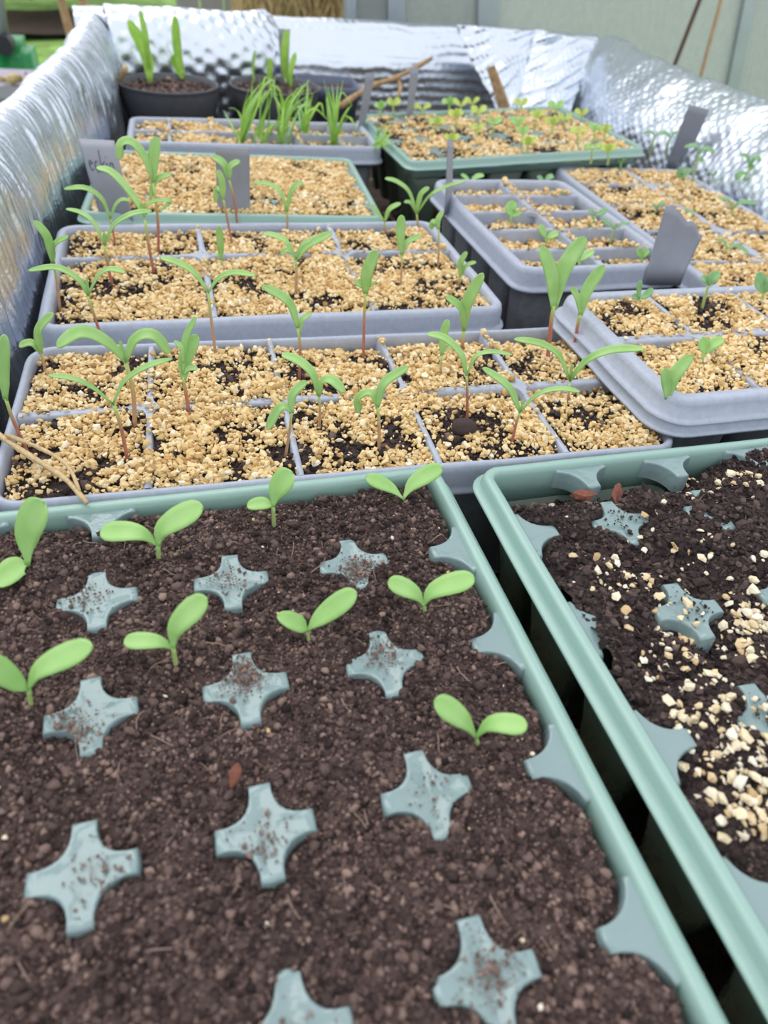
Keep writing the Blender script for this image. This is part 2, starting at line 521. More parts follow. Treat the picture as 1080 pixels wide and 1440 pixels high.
def scatter(tr, name, label, hf, inset, n, size, sig, mat, mask, seed, jag=.32, flat=(.5, .9), lift=.35, layers=1, ztop=None):
    """grit: n tries over the tray, kept where mask(u, v) beats a random number; one object"""
    r = np.random.default_rng(seed)
    C = np.c_[r.uniform(inset, tr.W - inset, n), r.uniform(inset, tr.D - inset, n)]
    C = C[mask(C[:, 0], C[:, 1]) > r.uniform(0, 1, len(C))]; C = in_view(tr, C)
    s = np.clip(r.lognormal(math.log(size), sig, len(C)), size * .4, size * 2.1)
    h = hf(C[:, 0], C[:, 1])
    if ztop is not None: h = np.maximum(h, ztop(C[:, 0], C[:, 1]))
    P = np.c_[C, h + s * r.uniform(.1, lift * 2, len(C))]
    t = np.clip(r.normal(.5, .27, len(C)), 0, 1)
    V, T, tone = grains(P, s, jag, flat, seed + 3, t)
    o = fast_mesh(name, V, T, mat, tone); o.location = tr.loc; o.rotation_euler = tr.rot
    return props(o, label, 'grit', None, 'stuff')


# ================================================================== the trays
# --- front green tray
FT = Tray(-.109, -.309, .268, .3685, 0, 0)
ft_u = [.109 + x for x in (-.05, 0, .05, .10)]; ft_v = [.309 + y for y in (-.25, -.20, -.15, -.10, -.05, 0)]
ft_in = .0112
halves = [(FT.W - ft_in, v, PI) for v in ft_v] + [(ft_in, v, 0) for v in ft_v] + [(u, FT.D - ft_in, -PI / 2) for u in ft_u] + [(u, ft_in, PI / 2) for u in ft_u]
halves = [h for h in halves if not (abs(h[0] - ft_u[2]) < .01 and h[1] > .3) and not (abs(h[0] - ft_u[3]) < .01 and h[1] > .3)]
green_tray(FT, 'seed_tray', 'green translucent cell tray at the front, filled with dark soil between star-shaped dividers',
           [(u, v) for u in ft_u for v in ft_v], halves, [ft_in] + ft_u + [FT.W - ft_in], [ft_in] + ft_v + [FT.D - ft_in])
STARS_FT = np.array([(u, v) for u in ft_u for v in ft_v])
ALL_FT = np.array([(u, v) for u in ft_u for v in ft_v] + [(h[0], h[1]) for h in halves])


def near_star(U, V_, S, r):
    d = np.full(np.shape(U), 9.0)
    for s in S:
        du = np.abs(U - s[0]); dv = np.abs(V_ - s[1])
        d = np.minimum(d, np.sqrt(du ** 2 + dv ** 2) + 1.1 * np.minimum(du, dv))
    return np.clip(1 - d / r, 0, 1)


def hf_ft(U, V_):
    U = np.asarray(U); V_ = np.asarray(V_)
    z = -.0012 + .0075 * fbm(U, V_, .035, 1) + .0062 * fbm(U, V_, .011, 5, 3) + .0034 * fbm(U, V_, .0042, 9, 2)
    k = np.clip(near_star(U, V_, ALL_FT, .0180) * 4.5, 0, 1)
    z = z * (1 - k) + k * np.minimum(z - .0012, -.0019 + .0008 * fbm(U, V_, .006, 12))
    e = np.minimum(np.minimum(U, FT.W - U), np.minimum(V_, FT.D - V_)) - .0112
    z = z - .0025 * np.clip(1 - e / .005, 0, 1)
    return z


# loose earth lying on the stars
r_ = np.random.default_rng(5); ex = []
for (u, v) in STARS_FT:
    n = int(r_.choice([70, 160, 320, 560])); c0 = r_.normal(0, .004, 2)
    C = np.c_[u + c0[0] + r_.normal(0, .0046, n), v + c0[1] + r_.normal(0, .0046, n)]
    s = np.clip(r_.lognormal(math.log(.00027), .5, n), .00013, .0012)
    keep = near_star(C[:, 0], C[:, 1], [(u, v)], .0146) > 0
    C, s = C[keep], s[keep]
    ex.append(grains(np.c_[C, np.full(len(C), 0.0002) + s * .4], s, .3, (.6, 1), int(u * 1e4 + v * 1e5), r_.uniform(.55, 1.0, len(C))))
# clods
n = 170
C = in_view(FT, np.c_[r_.uniform(.02, FT.W - .02, n), r_.uniform(.02, FT.D - .02, n)])
C = C[near_star(C[:, 0], C[:, 1], STARS_FT, .02) <= 0]; s = np.clip(r_.lognormal(math.log(.0013), .45, len(C)), .0008, .0034)
ex.append(grains(np.c_[C, hf_ft(C[:, 0], C[:, 1])], s, .33, (.6, .95), 77, r_.uniform(.35, .8, len(C))))


def fibres(tr, hf, n, seed, inset=.02):
    """thin root hairs lying on the soil"""
    r = np.random.default_rng(seed); Vs = []; Ts = []; k = 0
    for u, v in in_view(tr, np.c_[r.uniform(inset, tr.W - inset, n), r.uniform(inset, tr.D - inset, n)], 20):
        a = r.uniform(0, 2 * PI); L = r.uniform(.003, .010); c = r.uniform(-1.2, 1.2); P = []
        for i in range(6):
            P.append((u, v, float(hf(u, v)) + .0009 + .0006 * math.sin(i))); u += L / 5 * math.cos(a); v += L / 5 * math.sin(a); a += c / 5
        V, Fc = tube_vf(P, [.00013 + .00010 * (L > .007)] * 6, 3, False); Vs.append(np.array(V))
        for f in Fc: Ts += [(f[0] + k, f[1] + k, f[2] + k), (f[0] + k, f[2] + k, f[3] + k)]
        k += len(V)
    V = np.vstack(Vs); return V, np.array(Ts), np.full(len(V), .95)


ex.append(fibres(FT, hf_ft, 260, 55))
fill(FT, 'potting_soil', 'crumbly dark brown potting soil filling the front green tray', 'soil', hf_ft, .0128, .0011, M['soil'], 100000, (.00054, .5), extra=ex, avoid=ALL_FT, seed=3, jag=.45, smooth_crumbs=True)
# pale specks in that soil
scatter(FT, 'pale_crumbs', 'scattered pale perlite specks on the dark soil of the front green tray', hf_ft, .016, 170, .00055, .45, M['flake'],
        lambda u, v: np.where(near_star(u, v, STARS_FT, .02) > 0, .15, .9), 31, lift=.8)

# --- right green tray
RT = Tray(.168, -.312, .268, .362, 0, .003)
rt_u = [.0575, .1075, .1575, .2075]; rt_v = [.312 + y for y in (-.253, -.203, -.153, -.103, -.053, 0)]
halves = [(ft_in, v, 0) for v in rt_v] + [(RT.W - ft_in, v, PI) for v in rt_v] + [(u, RT.D - ft_in, -PI / 2) for u in rt_u] + [(u, ft_in, PI / 2) for u in rt_u]
green_tray(RT, 'seed_tray', 'green translucent cell tray with cloddy black soil and pale grit, beside the front tray',
           [(u, v) for u in rt_u for v in rt_v], halves, [ft_in] + rt_u + [RT.W - ft_in], [ft_in] + rt_v + [RT.D - ft_in])
STARS_RT = np.array([(u, v) for u in rt_u for v in rt_v])
VIS_RT = np.array([(rt_u[0], rt_v[5]), (rt_u[0], rt_v[4]), (rt_u[0], rt_v[3]), (rt_u[0], rt_v[2]), (ft_in, rt_v[5]), (ft_in, rt_v[3]), (ft_in, rt_v[2])])


def hf_rt(U, V_):
    U = np.asarray(U); V_ = np.asarray(V_)
    z = -.0025 + .015 * fbm(U, V_, .05, 21) + .012 * fbm(U, V_, .015, 25, 3) + .0065 * fbm(U, V_, .005, 29, 2)
    z = z + .008 * np.exp(-(((U - .018) / .025) ** 2 + ((V_ - .262) / .02) ** 2)) + .006 * np.exp(-(((U - .10) / .05) ** 2 + ((V_ - .305) / .03) ** 2))
    k = np.clip(near_star(U, V_, VIS_RT, .0190) * 3.2, 0, 1)
    z = z * (1 - k) + k * np.minimum(z, -.0032 + .002 * fbm(U, V_, .006, 12))
    z = z - .014 * np.clip((V_ - (RT.D - .036)) / .016, 0, 1) * np.clip((.155 - U) / .05, 0, 1)
    e = np.minimum(U, RT.W - U) - .0112
    z = z - .004 * np.clip(1 - e / .010, 0, 1) * (np.abs(V_ - .262) > .02)
    return z


ex = []
n = 260
C = in_view(RT, np.c_[r_.uniform(.018, RT.W - .02, n), r_.uniform(.02, RT.D - .016, n)])
C = C[near_star(C[:, 0], C[:, 1], VIS_RT, .02) <= 0]; s = np.clip(r_.lognormal(math.log(.0020), .4, len(C)), .001, .0042)
ex.append(grains(np.c_[C, hf_rt(C[:, 0], C[:, 1]) + s * .1], s, .33, (.6, .95), 78, r_.uniform(.2, .7, len(C))))
for (u, v) in VIS_RT[:3]:
    n = 60; C = np.c_[u + r_.normal(.002, .005, n), v + r_.normal(.001, .005, n)]; s = np.clip(r_.lognormal(math.log(.0004), .5, n), .0002, .0016)
    keep = near_star(C[:, 0], C[:, 1], [(u, v)], .0146) > 0; C, s = C[keep], s[keep]
    ex.append(grains(np.c_[C, .0002 + s * .4], s, .3, (.6, 1), int(v * 1e5), r_.uniform(.3, .8, len(C))))
ex.append(fibres(RT, hf_rt, 260, 56))
fill(RT, 'potting_soil', 'cloddy black potting soil heaped in the green tray beside the front one', 'soil', hf_rt, .0128, .0014, M['soil_dark'], 78000, (.00056, .6), extra=ex, avoid=VIS_RT, tmean=.40, seed=8, jag=.42, smooth_crumbs=False)


def rt_mask(u, v):
    g = 0
    for cu, cv, ru, rv, w in ((.060, .236, .022, .016, 1.2), (.040, .212, .016, .018, 1.0), (.080, .246, .016, .014, .9), (.030, .188, .016, .012, 1.2), (.045, .180, .02, .012, 1.0),
                              (.042, .284, .012, .012, .45), (.022, .298, .006, .006, .5), (.115, .330, .016, .009, .55), (.134, .327, .012, .008, .5), (.075, .268, .035, .03, .14), (.09, .2, .04, .05, .5)):
        g = g + w * np.exp(-(((u - cu) / ru) ** 2 + ((v - cv) / rv) ** 2))
    g = g * np.where(near_star(u, v, VIS_RT, .0146) > 0, .3, 1)
    return np.clip(g + .012, 0, 1) * np.clip(.55 + 2.2 * fbm(u, v, .012, 61), 0.05, 1)


scatter(RT, 'grit', 'pale cream grit flakes spilled over the black soil of the right-hand green tray', hf_rt, .016, 21000, .00118, .5, M['flake'], rt_mask, 33, lift=.9, flat=(.35, .7),
        ztop=lambda u, v: np.where(near_star(u, v, VIS_RT, .0146) > 0, .0004, -1))


# --- grey trays with grit
def gridded(us, vs, W, D, base, amp, sag, seed, w=.004, edge=.010, ridge=.0):
    """grit bed: lumps plus a sag beside dividers and rim"""
    def hf(U, V_):
        U = np.asarray(U); V_ = np.asarray(V_)
        z = base + amp * fbm(U, V_, .032, seed) + amp * .6 * fbm(U, V_, .009, seed + 4, 2)
        e = np.minimum(np.minimum(U, W - U), np.minimum(V_, D - V_)) - (.007 if D == .147 else .011)
        z = z - sag * np.clip(1 - e / edge, 0, 1)
        for u in us: z = z - ridge * np.clip(1 - np.abs(U - u) / w, 0, 1)
        for v in vs: z = z - ridge * np.clip(1 - np.abs(V_ - v) / w, 0, 1)
        return z
    return hf


def patchy(seed, lo=.35, scale=.022, gain=3.2, cut=None):
    def m(u, v):
        k = np.clip(lo + .5 + gain * fbm(u, v, scale, seed, 4), .07, 1)
        return k if cut is None else k * cut(u, v)
    return m


NG = Tray(-.052, .0615, .353, .147, -1.6, -.002)
ng_u = [.0705, .141, .2115, .282]; ng_v = [.0745]
grey_tray(NG, 'seed_tray', 'wide grey cell tray of gritty cells touching the back of the front green tray', ng_u, ng_v, .0032, .0055, .022, -.0006, prof=[(a * .62, b) for a, b in GREY_PROF], lat=.0068)
hf_ng0 = gridded(ng_u, ng_v, NG.W, NG.D, -.0022, .0052, .004, 41, ridge=.0008)


def hf_ng(U, V_):
    U = np.asarray(U); V_ = np.asarray(V_)
    z = hf_ng0(U, V_)
    z = z - .006 * np.clip((V_ - .118) / .02, 0, 1) * np.clip((U - .13) / .04, 0, 1)
    z = z - .0045 * np.clip((V_ - .052) / .012, 0, 1) * np.clip((.0745 - V_) / .004, 0, 1) * np.clip((U - .215) / .02, 0, 1)
    return z


MT = Tray(-.0475, .2195, .3165, .184, 0, 0)
mt_u = [.1095, .2175]; mt_v = [.1135]
grey_tray(MT, 'seed_tray', 'grey cell tray with six large gritty cells, second grey one from the front', mt_u, mt_v, .0042, .004, .022, -.0006, pad=(.017, .0022, .0048))
hf_mt = gridded(mt_u, mt_v, MT.W, MT.D, -.0042, .0042, .004, 47, ridge=.0006)

RM = Tray(.2855, .0605, .335, .146, 0, .020)
rm_u = [.066, .134, .202, .270]; rm_v = [.0755]
PROF2 = [(-.0022, -.0205), (-.0026, -.0195), (-.0026, -.0188), (-.0006, -.0180), (.0012, -.0172), (.0014, -.0140), (-.0012, -.0132), (-.0014, -.0122), (.0006, -.0112), (.0026, -.0104), (.0034, -.0038), (.0042, -.0014), (.0060, -.0002), (.0080, 0), (.0112, -.0001), (.0126, -.0012), (.0134, -.0045), (.0142, -.015)]
grey_tray(RM, 'seed_tray', 'grey gritty tray with a double stacked rim, resting beside the wide grey tray', rm_u, rm_v, .003, .008, .02, -.0006, prof=PROF2, pot_depth=.12)
hf_rm0 = gridded(rm_u, rm_v, RM.W, RM.D, -.0026, .0036, .004, 53, ridge=.0008)


def hf_rm(U, V_):
    V_ = np.asarray(V_); U = np.asarray(U)
    return hf_rm0(U, V_) - .004 * np.clip((V_ - .055) / .012, 0, 1) * np.clip((.0755 - V_) / .003, 0, 1) * np.clip((.07 - U) / .02, 0, 1)


SM = Tray(.291, .2645, .152, .2315, 0, .008)
sm_u = [.0765]; sm_v = [.0455, .0905, .1355, .1805]
grey_tray(SM, 'seed_tray', 'narrow deep grey tray with ten half-filled cells in two columns', sm_u, sm_v, .0055, .004, .024, -.0012, pot_depth=.108, pad=(.009, .003, .0045))
hf_sm = gridded(sm_u, sm_v, SM.W, SM.D, -.0125, .006, .001, 57)

GR = Tray(.455, .232, .176, .358, -3.0, -.004)
gr_u = [.093]; gr_v = [.0715, .145, .2185, .289]
grey_tray(GR, 'seed_tray', 'long grey gritty tray of small cells lying along the foil at the side', gr_u, gr_v, .009, .003, .02, .0004, pot_depth=.096, pad=(.012, .002, .0045))
hf_gr = gridded(gr_u, gr_v, GR.W, GR.D, -.0026, .0045, .002, 59, ridge=.0025, w=.007)

ST = Tray(0.0, .637, .287, .122, -1.5, 0)
st_u = [.0485 + .0475 * k for k in range(5)]; st_v = [.058]
grey_tray(ST, 'seed_tray', 'grey twelve-cell tray with grass-like tufts, in front of the black pots', st_u, st_v, .0035, .0035, .022, -.0006, pot_depth=.10, pad=(.007, .002, .003))
hf_st0 = gridded(st_u, st_v, ST.W, ST.D, -.006, .004, .003, 63)


def hf_st(U, V_):
    U = np.asarray(U)
    return hf_st0(U, V_) - .007 * np.clip((U - .10) / .05, 0, 1)


LATER = []; BASES = []


def holes(tr, u, v):
    """bare soil round the foot of most seedlings"""
    k = np.ones(np.shape(u)); r = np.random.default_rng(2)
    for B in BASES:
        p = tr.local(B); a, b = r.normal(0, .002, 2); q = r.uniform(.003, .0075); w = r.uniform(.5, 1.1)
        if -.01 < p[0] < tr.W + .01 and -.01 < p[1] < tr.D + .01 and tr is not GB: k = k * (1 - np.clip(w * np.exp(-(((u - p[0] - a) ** 2 + (v - p[1] - b) ** 2) / q ** 2) ** 1.5), 0, 1))
    return k


gritty = [  # tray, hf, soil words, grit words, n, size, lo
    (NG, hf_ng, 'the wide grey tray', 'the wide grey tray right behind the front green one', 42000, .00104, .06, 71, .8),
    (MT, hf_mt, 'the six-cell grey tray', 'the grey tray with six large cells', 40000, .0011, .10, 73, .8),
    (RM, hf_rm, 'the double-rimmed grey tray', 'the grey tray with the double rim', 27000, .00107, .34, 75, .8),
    (SM, hf_sm, 'the narrow deep grey tray', 'the narrow deep grey tray of ten cells', 14000, .0014, .10, 77, .7),
    (GR, hf_gr, 'the long grey tray along the foil', 'the long grey tray along the side foil', 21000, .0014, .30, 79, .8),
    (ST, hf_st, 'the twelve-cell grey tray', 'the twelve-cell grey tray in front of the pots', 10000, .0016, .15, 81, .7)]
for tr, hf, w1, w2, n, size, lo, seed, lift in gritty:
    lim = .0072 if tr is NG else .0115
    fill(tr, 'potting_soil', f'dark potting soil showing between the grit in {w1}', 'soil', lambda u, v, hf=hf: hf(u, v) - .0012, lim, .002, M['soil_dark'], 13000, (.0008, .55), seed=seed + 1)
    sp_u, sp_v = {id(NG): (ng_u, ng_v), id(MT): (mt_u, mt_v), id(RM): (rm_u, rm_v), id(SM): (sm_u, sm_v), id(GR): (gr_u, gr_v), id(ST): (st_u, st_v)}[id(tr)]

    def cut(u, v, sp_u=sp_u, sp_v=sp_v, tr=tr, seed=seed):
        k = np.ones(np.shape(u))
        for a in sp_u: k = np.where(np.abs(u - a) < .0026, np.where(fbm(u, v, .03, seed + 9) > -.03, .55, .06), k)
        for b in sp_v: k = np.where(np.abs(v - b) < .0030, np.where(fbm(u, v, .03, seed + 9) > -.02, .6, .08), k)
        return k
    LATER.append(lambda tr=tr, w2=w2, hf=hf, lim=lim, n=n, size=size, seed=seed, lo=lo, cut=cut, lift=lift, sp_u=sp_u, sp_v=sp_v: scatter(tr, 'grit', f'tan horticultural grit spread over {w2}', hf, lim + .001, n, size, .38, M['grit'], patchy(seed, lo, .014, 4.4, lambda u, v: cut(u, v) * holes(tr, u, v)), seed + 2, lift=lift, jag=.36, flat=(.45, .95),
            ztop=lambda u, v, sp_u=sp_u, sp_v=sp_v: np.where(np.min([np.abs(u - a) for a in sp_u], 0) < .002, -.0003, np.where(np.min([np.abs(v - b) for b in sp_v], 0) < .0022, -.0003, -1))))

# --- green trays under grit
GG = Tray(-.033, .4135, .258, .192, -4, 0)
gg_u = [.05 + .0527 * k for k in range(4)]; gg_v = [.048, .096, .144]
green_tray(GG, 'seed_tray', 'green tray almost buried under tan grit, behind the six-cell grey tray', [(u, v) for u in gg_u for v in gg_v],
           [(GG.W - ft_in, v, PI) for v in gg_v], [ft_in] + gg_u + [GG.W - ft_in], [ft_in] + gg_v + [GG.D - ft_in], .095)
hf_gg = gridded([], [], GG.W, GG.D, -.0006, .0046, .004, 83)
fill(GG, 'potting_soil', 'dark soil showing through the grit of the buried green tray', 'soil', lambda u, v: hf_gg(u, v) - .0012, .0130, .0025, M['soil_dark'], 3000, (.001, .5), seed=84)
scatter(GG, 'grit', 'thick tan grit covering the green tray behind the six-cell grey tray', hf_gg, .0105, 27000, .00135, .36, M['grit'], patchy(85, .42, .018, 3.6, lambda u, v: np.where(near_star(u, v, [(a, b) for a in gg_u for b in gg_v], .012) > 0, .45, 1)), 86, lift=.8, jag=.34)

GB = Tray(.292, .563, .302, .222, 2.0, .0, .055)
gb_u = [.05 + .0505 * k for k in range(5)]; gb_v = [.05, .097, .144, .185]
green_tray(GB, 'seed_tray', 'green cell tray of tiny yellow-green seedlings by the rear foil wall', [(u, v) for u in gb_u for v in gb_v],
           [(GB.W - ft_in, v, PI) for v in gb_v] + [(ft_in, v, 0) for v in gb_v] + [(u, ft_in, PI / 2) for u in gb_u], [ft_in] + gb_u + [GB.W - ft_in], [ft_in] + gb_v + [GB.D - ft_in], .085)
STARS_GB = [(u, v) for u in gb_u for v in gb_v]
hf_gb0 = gridded([], [], GB.W, GB.D, -.002, .006, .004, 91)


def hf_gb(U, V_):
    k = np.clip(near_star(np.asarray(U), np.asarray(V_), STARS_GB, .02) * 2, 0, 1)
    z = hf_gb0(U, V_); return z * (1 - k) + k * np.minimum(z, -.002)


fill(GB, 'potting_soil', 'dark soil among the grit in the green tray by the rear foil wall', 'soil', lambda u, v: hf_gb(u, v) - .001, .0130, .0025, M['soil_dark'], 4000, (.0012, .5), seed=92)
scatter(GB, 'grit', 'tan grit sprinkled over the green tray by the rear foil wall', hf_gb, .0112, 19000, .0016, .36, M['grit'],
        patchy(93, .12, .03, 3.4, lambda u, v: np.where(near_star(u, v, STARS_GB, .017) > 0, .12, 1)), 94, lift=.7)


# ================================================================== seedlings
SHAPES = {
    'oval': ([0, .15, .32, .5, .68, .82, .91, .96, .99, 1], [.16, .22, .46, .76, .97, 1, .86, .64, .34, .05]),
    'strap': ([0, .1, .3, .6, .82, .92, .97, .99, 1], [.38, .48, .8, 1, .95, .76, .5, .28, .05]),
    'round': ([0, .1, .24, .5, .75, .9, .97, .99, 1], [.15, .22, .66, 1, .97, .72, .42, .25, .05]),
    'needle': ([0, .3, .7, 1], [.8, 1, .75, .12]),
}


def leaf_mesh(name, pts, width, shape, mat, root, loc, cup=.25, n=16, upness=.8, twist=0.0, fold=.0):
    Pq = curve_pts(pts, 60); tq = 1 - (1 - np.linspace(0, 1, n)) ** 1.7; P = np.stack([np.interp(tq, np.linspace(0, 1, 60), Pq[:, c]) for c in range(3)], 1); T = np.gradient(P, axis=0); T /= np.linalg.norm(T, axis=1)[:, None] + 1e-12
    ts, ws = SHAPES[shape]; V = []
    for i in range(n):
        t = tq[i]; w = width * .5 * np.interp(t, ts, ws)
        view = CC - P[i]; view /= np.linalg.norm(view)
        nm = view * .75 + np.array([0, 0, 1]) * upness; nm -= T[i] * np.dot(nm, T[i]); nm /= np.linalg.norm(nm) + 1e-9
        sd = np.cross(T[i], nm)
        if twist: sd, nm = sd * math.cos(twist * t) + nm * math.sin(twist * t), nm * math.cos(twist * t) - sd * math.sin(twist * t)
        for s in (-1, -.55, 0, .55, 1):
            V.append(P[i] + sd * w * s + nm * w * (cup * s * s + fold * abs(s)))
    return mesh(name, V, grid_faces(n, 5), mat, root, True, loc, solid=min(.0006, width * .12))


def stem_mesh(pts, r0, r1, mat, root, loc, n=9):
    P = curve_pts(pts, n); R = np.linspace(r0, r1, n); V, Fc = tube_vf(P, R, 8)
    return mesh('stem', V, Fc, mat, root, True, loc, tone=np.repeat(np.linspace(0, 1, n), 8))


def seedling(label, base, path, leaves, z, kind='mid', group=None, stem_px=4, name='seedling', cat='seedling', stem=None, spread=.35, cup=None, seed=None):
    """base: pixel of the foot on the plane z; path: stem pixels above it (last = fork); leaves: (pixel points from the fork, width px, shape)"""
    B = at(*base, z); d = depth(B); k = d / F_PX; r = random.Random(hash((base[0], base[1], 3)) & 0xffff)
    root = empty(name, B, (0, 0, 0), label, cat, group)
    pts = [B + np.array([0, 0, -.004]), B] + [on_plane(u, v, B) for u, v in path]
    BASES.append(B)
    sm = stem or {'mid': M['stem_red'], 'pale': M['stem_pale'], 'blue': M['stem_pale'], 'yellow': M['stem_pale']}[kind]
    stem_mesh(pts, stem_px * .5 * k * 1.1, stem_px * .5 * k * .9, sm, root, B)
    lm = {'mid': M['leaf_mid'], 'pale': M['leaf_pale'], 'blue': M['leaf_blue'], 'yellow': M['leaf_yellow']}[kind]
    for lf in leaves:
        pl, w, sh = lf[:3]
        fork = pts[-1]; pp = [np.array(p, float) for p in pl]
        L = sum(np.linalg.norm(pp[i + 1] - pp[i]) for i in range(len(pp) - 1)) * k
        off = lf[3] if len(lf) > 3 else r.uniform(-spread, spread)
        W = [on_plane(p[0], p[1], B, off * L * i / (len(pp) - 1)) for i, p in enumerate(pp)]
        W = [q if q[2] > z + .004 else at(p[0], p[1], z + .004) for p, q in zip(pp, W)]      # a drooping leaf rests above the soil
        W[0] = W[0] * .8 + fork * .2
        leaf_mesh('leaf', W, w * k, sh, lm, root, B, cup if cup is not None else (.22 if sh == 'oval' else .35), 17)
    return root


# --- nine seedlings in the front green tray
g = 'broad-leaved seedlings in the front green tray'
ZF = -.001
seedling('tall pale seedling by the rear rim, one broad leaf straight up, one lying low', (40, 800), [(39, 793)], [([(39, 795), (40, 752), (62, 704)], 46, 'oval', .2), ([(40, 793), (22, 800), (-4, 826)], 36, 'round', -.35)], ZF, 'pale', g, 6)
seedling('pale seedling with two wide equal leaves, near the star divider by the rear rim', (224, 788), [(222, 766)], [([(222, 768), (195, 750), (141, 749)], 31, 'oval', -.1), ([(222, 768), (232, 742), (286, 713)], 37, 'oval', .1)], ZF, 'pale', g, 7)
seedling('small pale seedling against the rear rim with one upright and one short flat leaf', (385, 736), [(384, 712)], [([(384, 712), (370, 709), (347, 712)], 20, 'round', -.2), ([(384, 712), (390, 690), (411, 663)], 34, 'oval', .2)], ZF, 'pale', g, 6)
seedling('pale seedling tucked in the rear corner of the front tray', (568, 707), [(567, 701)], [([(567, 702), (548, 686), (514, 671)], 22, 'oval', 0), ([(567, 702), (582, 680), (622, 657)], 27, 'oval', .2)], ZF, 'pale', g, 5)
seedling('pale seedling at the photo edge with one long leaf slanting up beside a star', (44, 992), [(40, 968)], [([(40, 972), (22, 960), (-22, 925)], 32, 'oval', -.1), ([(40, 970), (60, 940), (131, 909)], 38, 'oval', .1)], ZF, 'pale', g, 7)
seedling('pale seedling between two star rows with a raised leaf and a flat narrow leaf', (248, 936), [(243, 910)], [([(243, 914), (222, 903), (174, 902)], 25, 'oval', -.15), ([(243, 912), (250, 880), (292, 842)], 37, 'oval', .15)], ZF, 'pale', g, 7)
seedling('pale seedling with one short stubby leaf and one long leaf', (434, 900), [(432, 884)], [([(432, 886), (418, 878), (389, 866)], 26, 'round', -.3), ([(432, 888), (452, 868), (502, 833)], 33, 'oval', .1)], ZF, 'pale', g, 5)
seedling('pale seedling next to the side rim, leaves in a wide V', (598, 864), [(595, 848)], [([(595, 852), (582, 834), (545, 818)], 28, 'oval', -.1), ([(595, 852), (612, 830), (668, 813)], 32, 'oval', .1)], ZF, 'pale', g, 6)
seedling('pale seedling nearest the camera by the gap, both leaves drooping outwards', (672, 1047), [(669, 1036)], [([(669, 1038), (650, 1012), (610, 986)], 34, 'oval', -.1), ([(669, 1038), (692, 1018), (742, 1022)], 29, 'oval', -.2)], ZF, 'pale', g, 6)

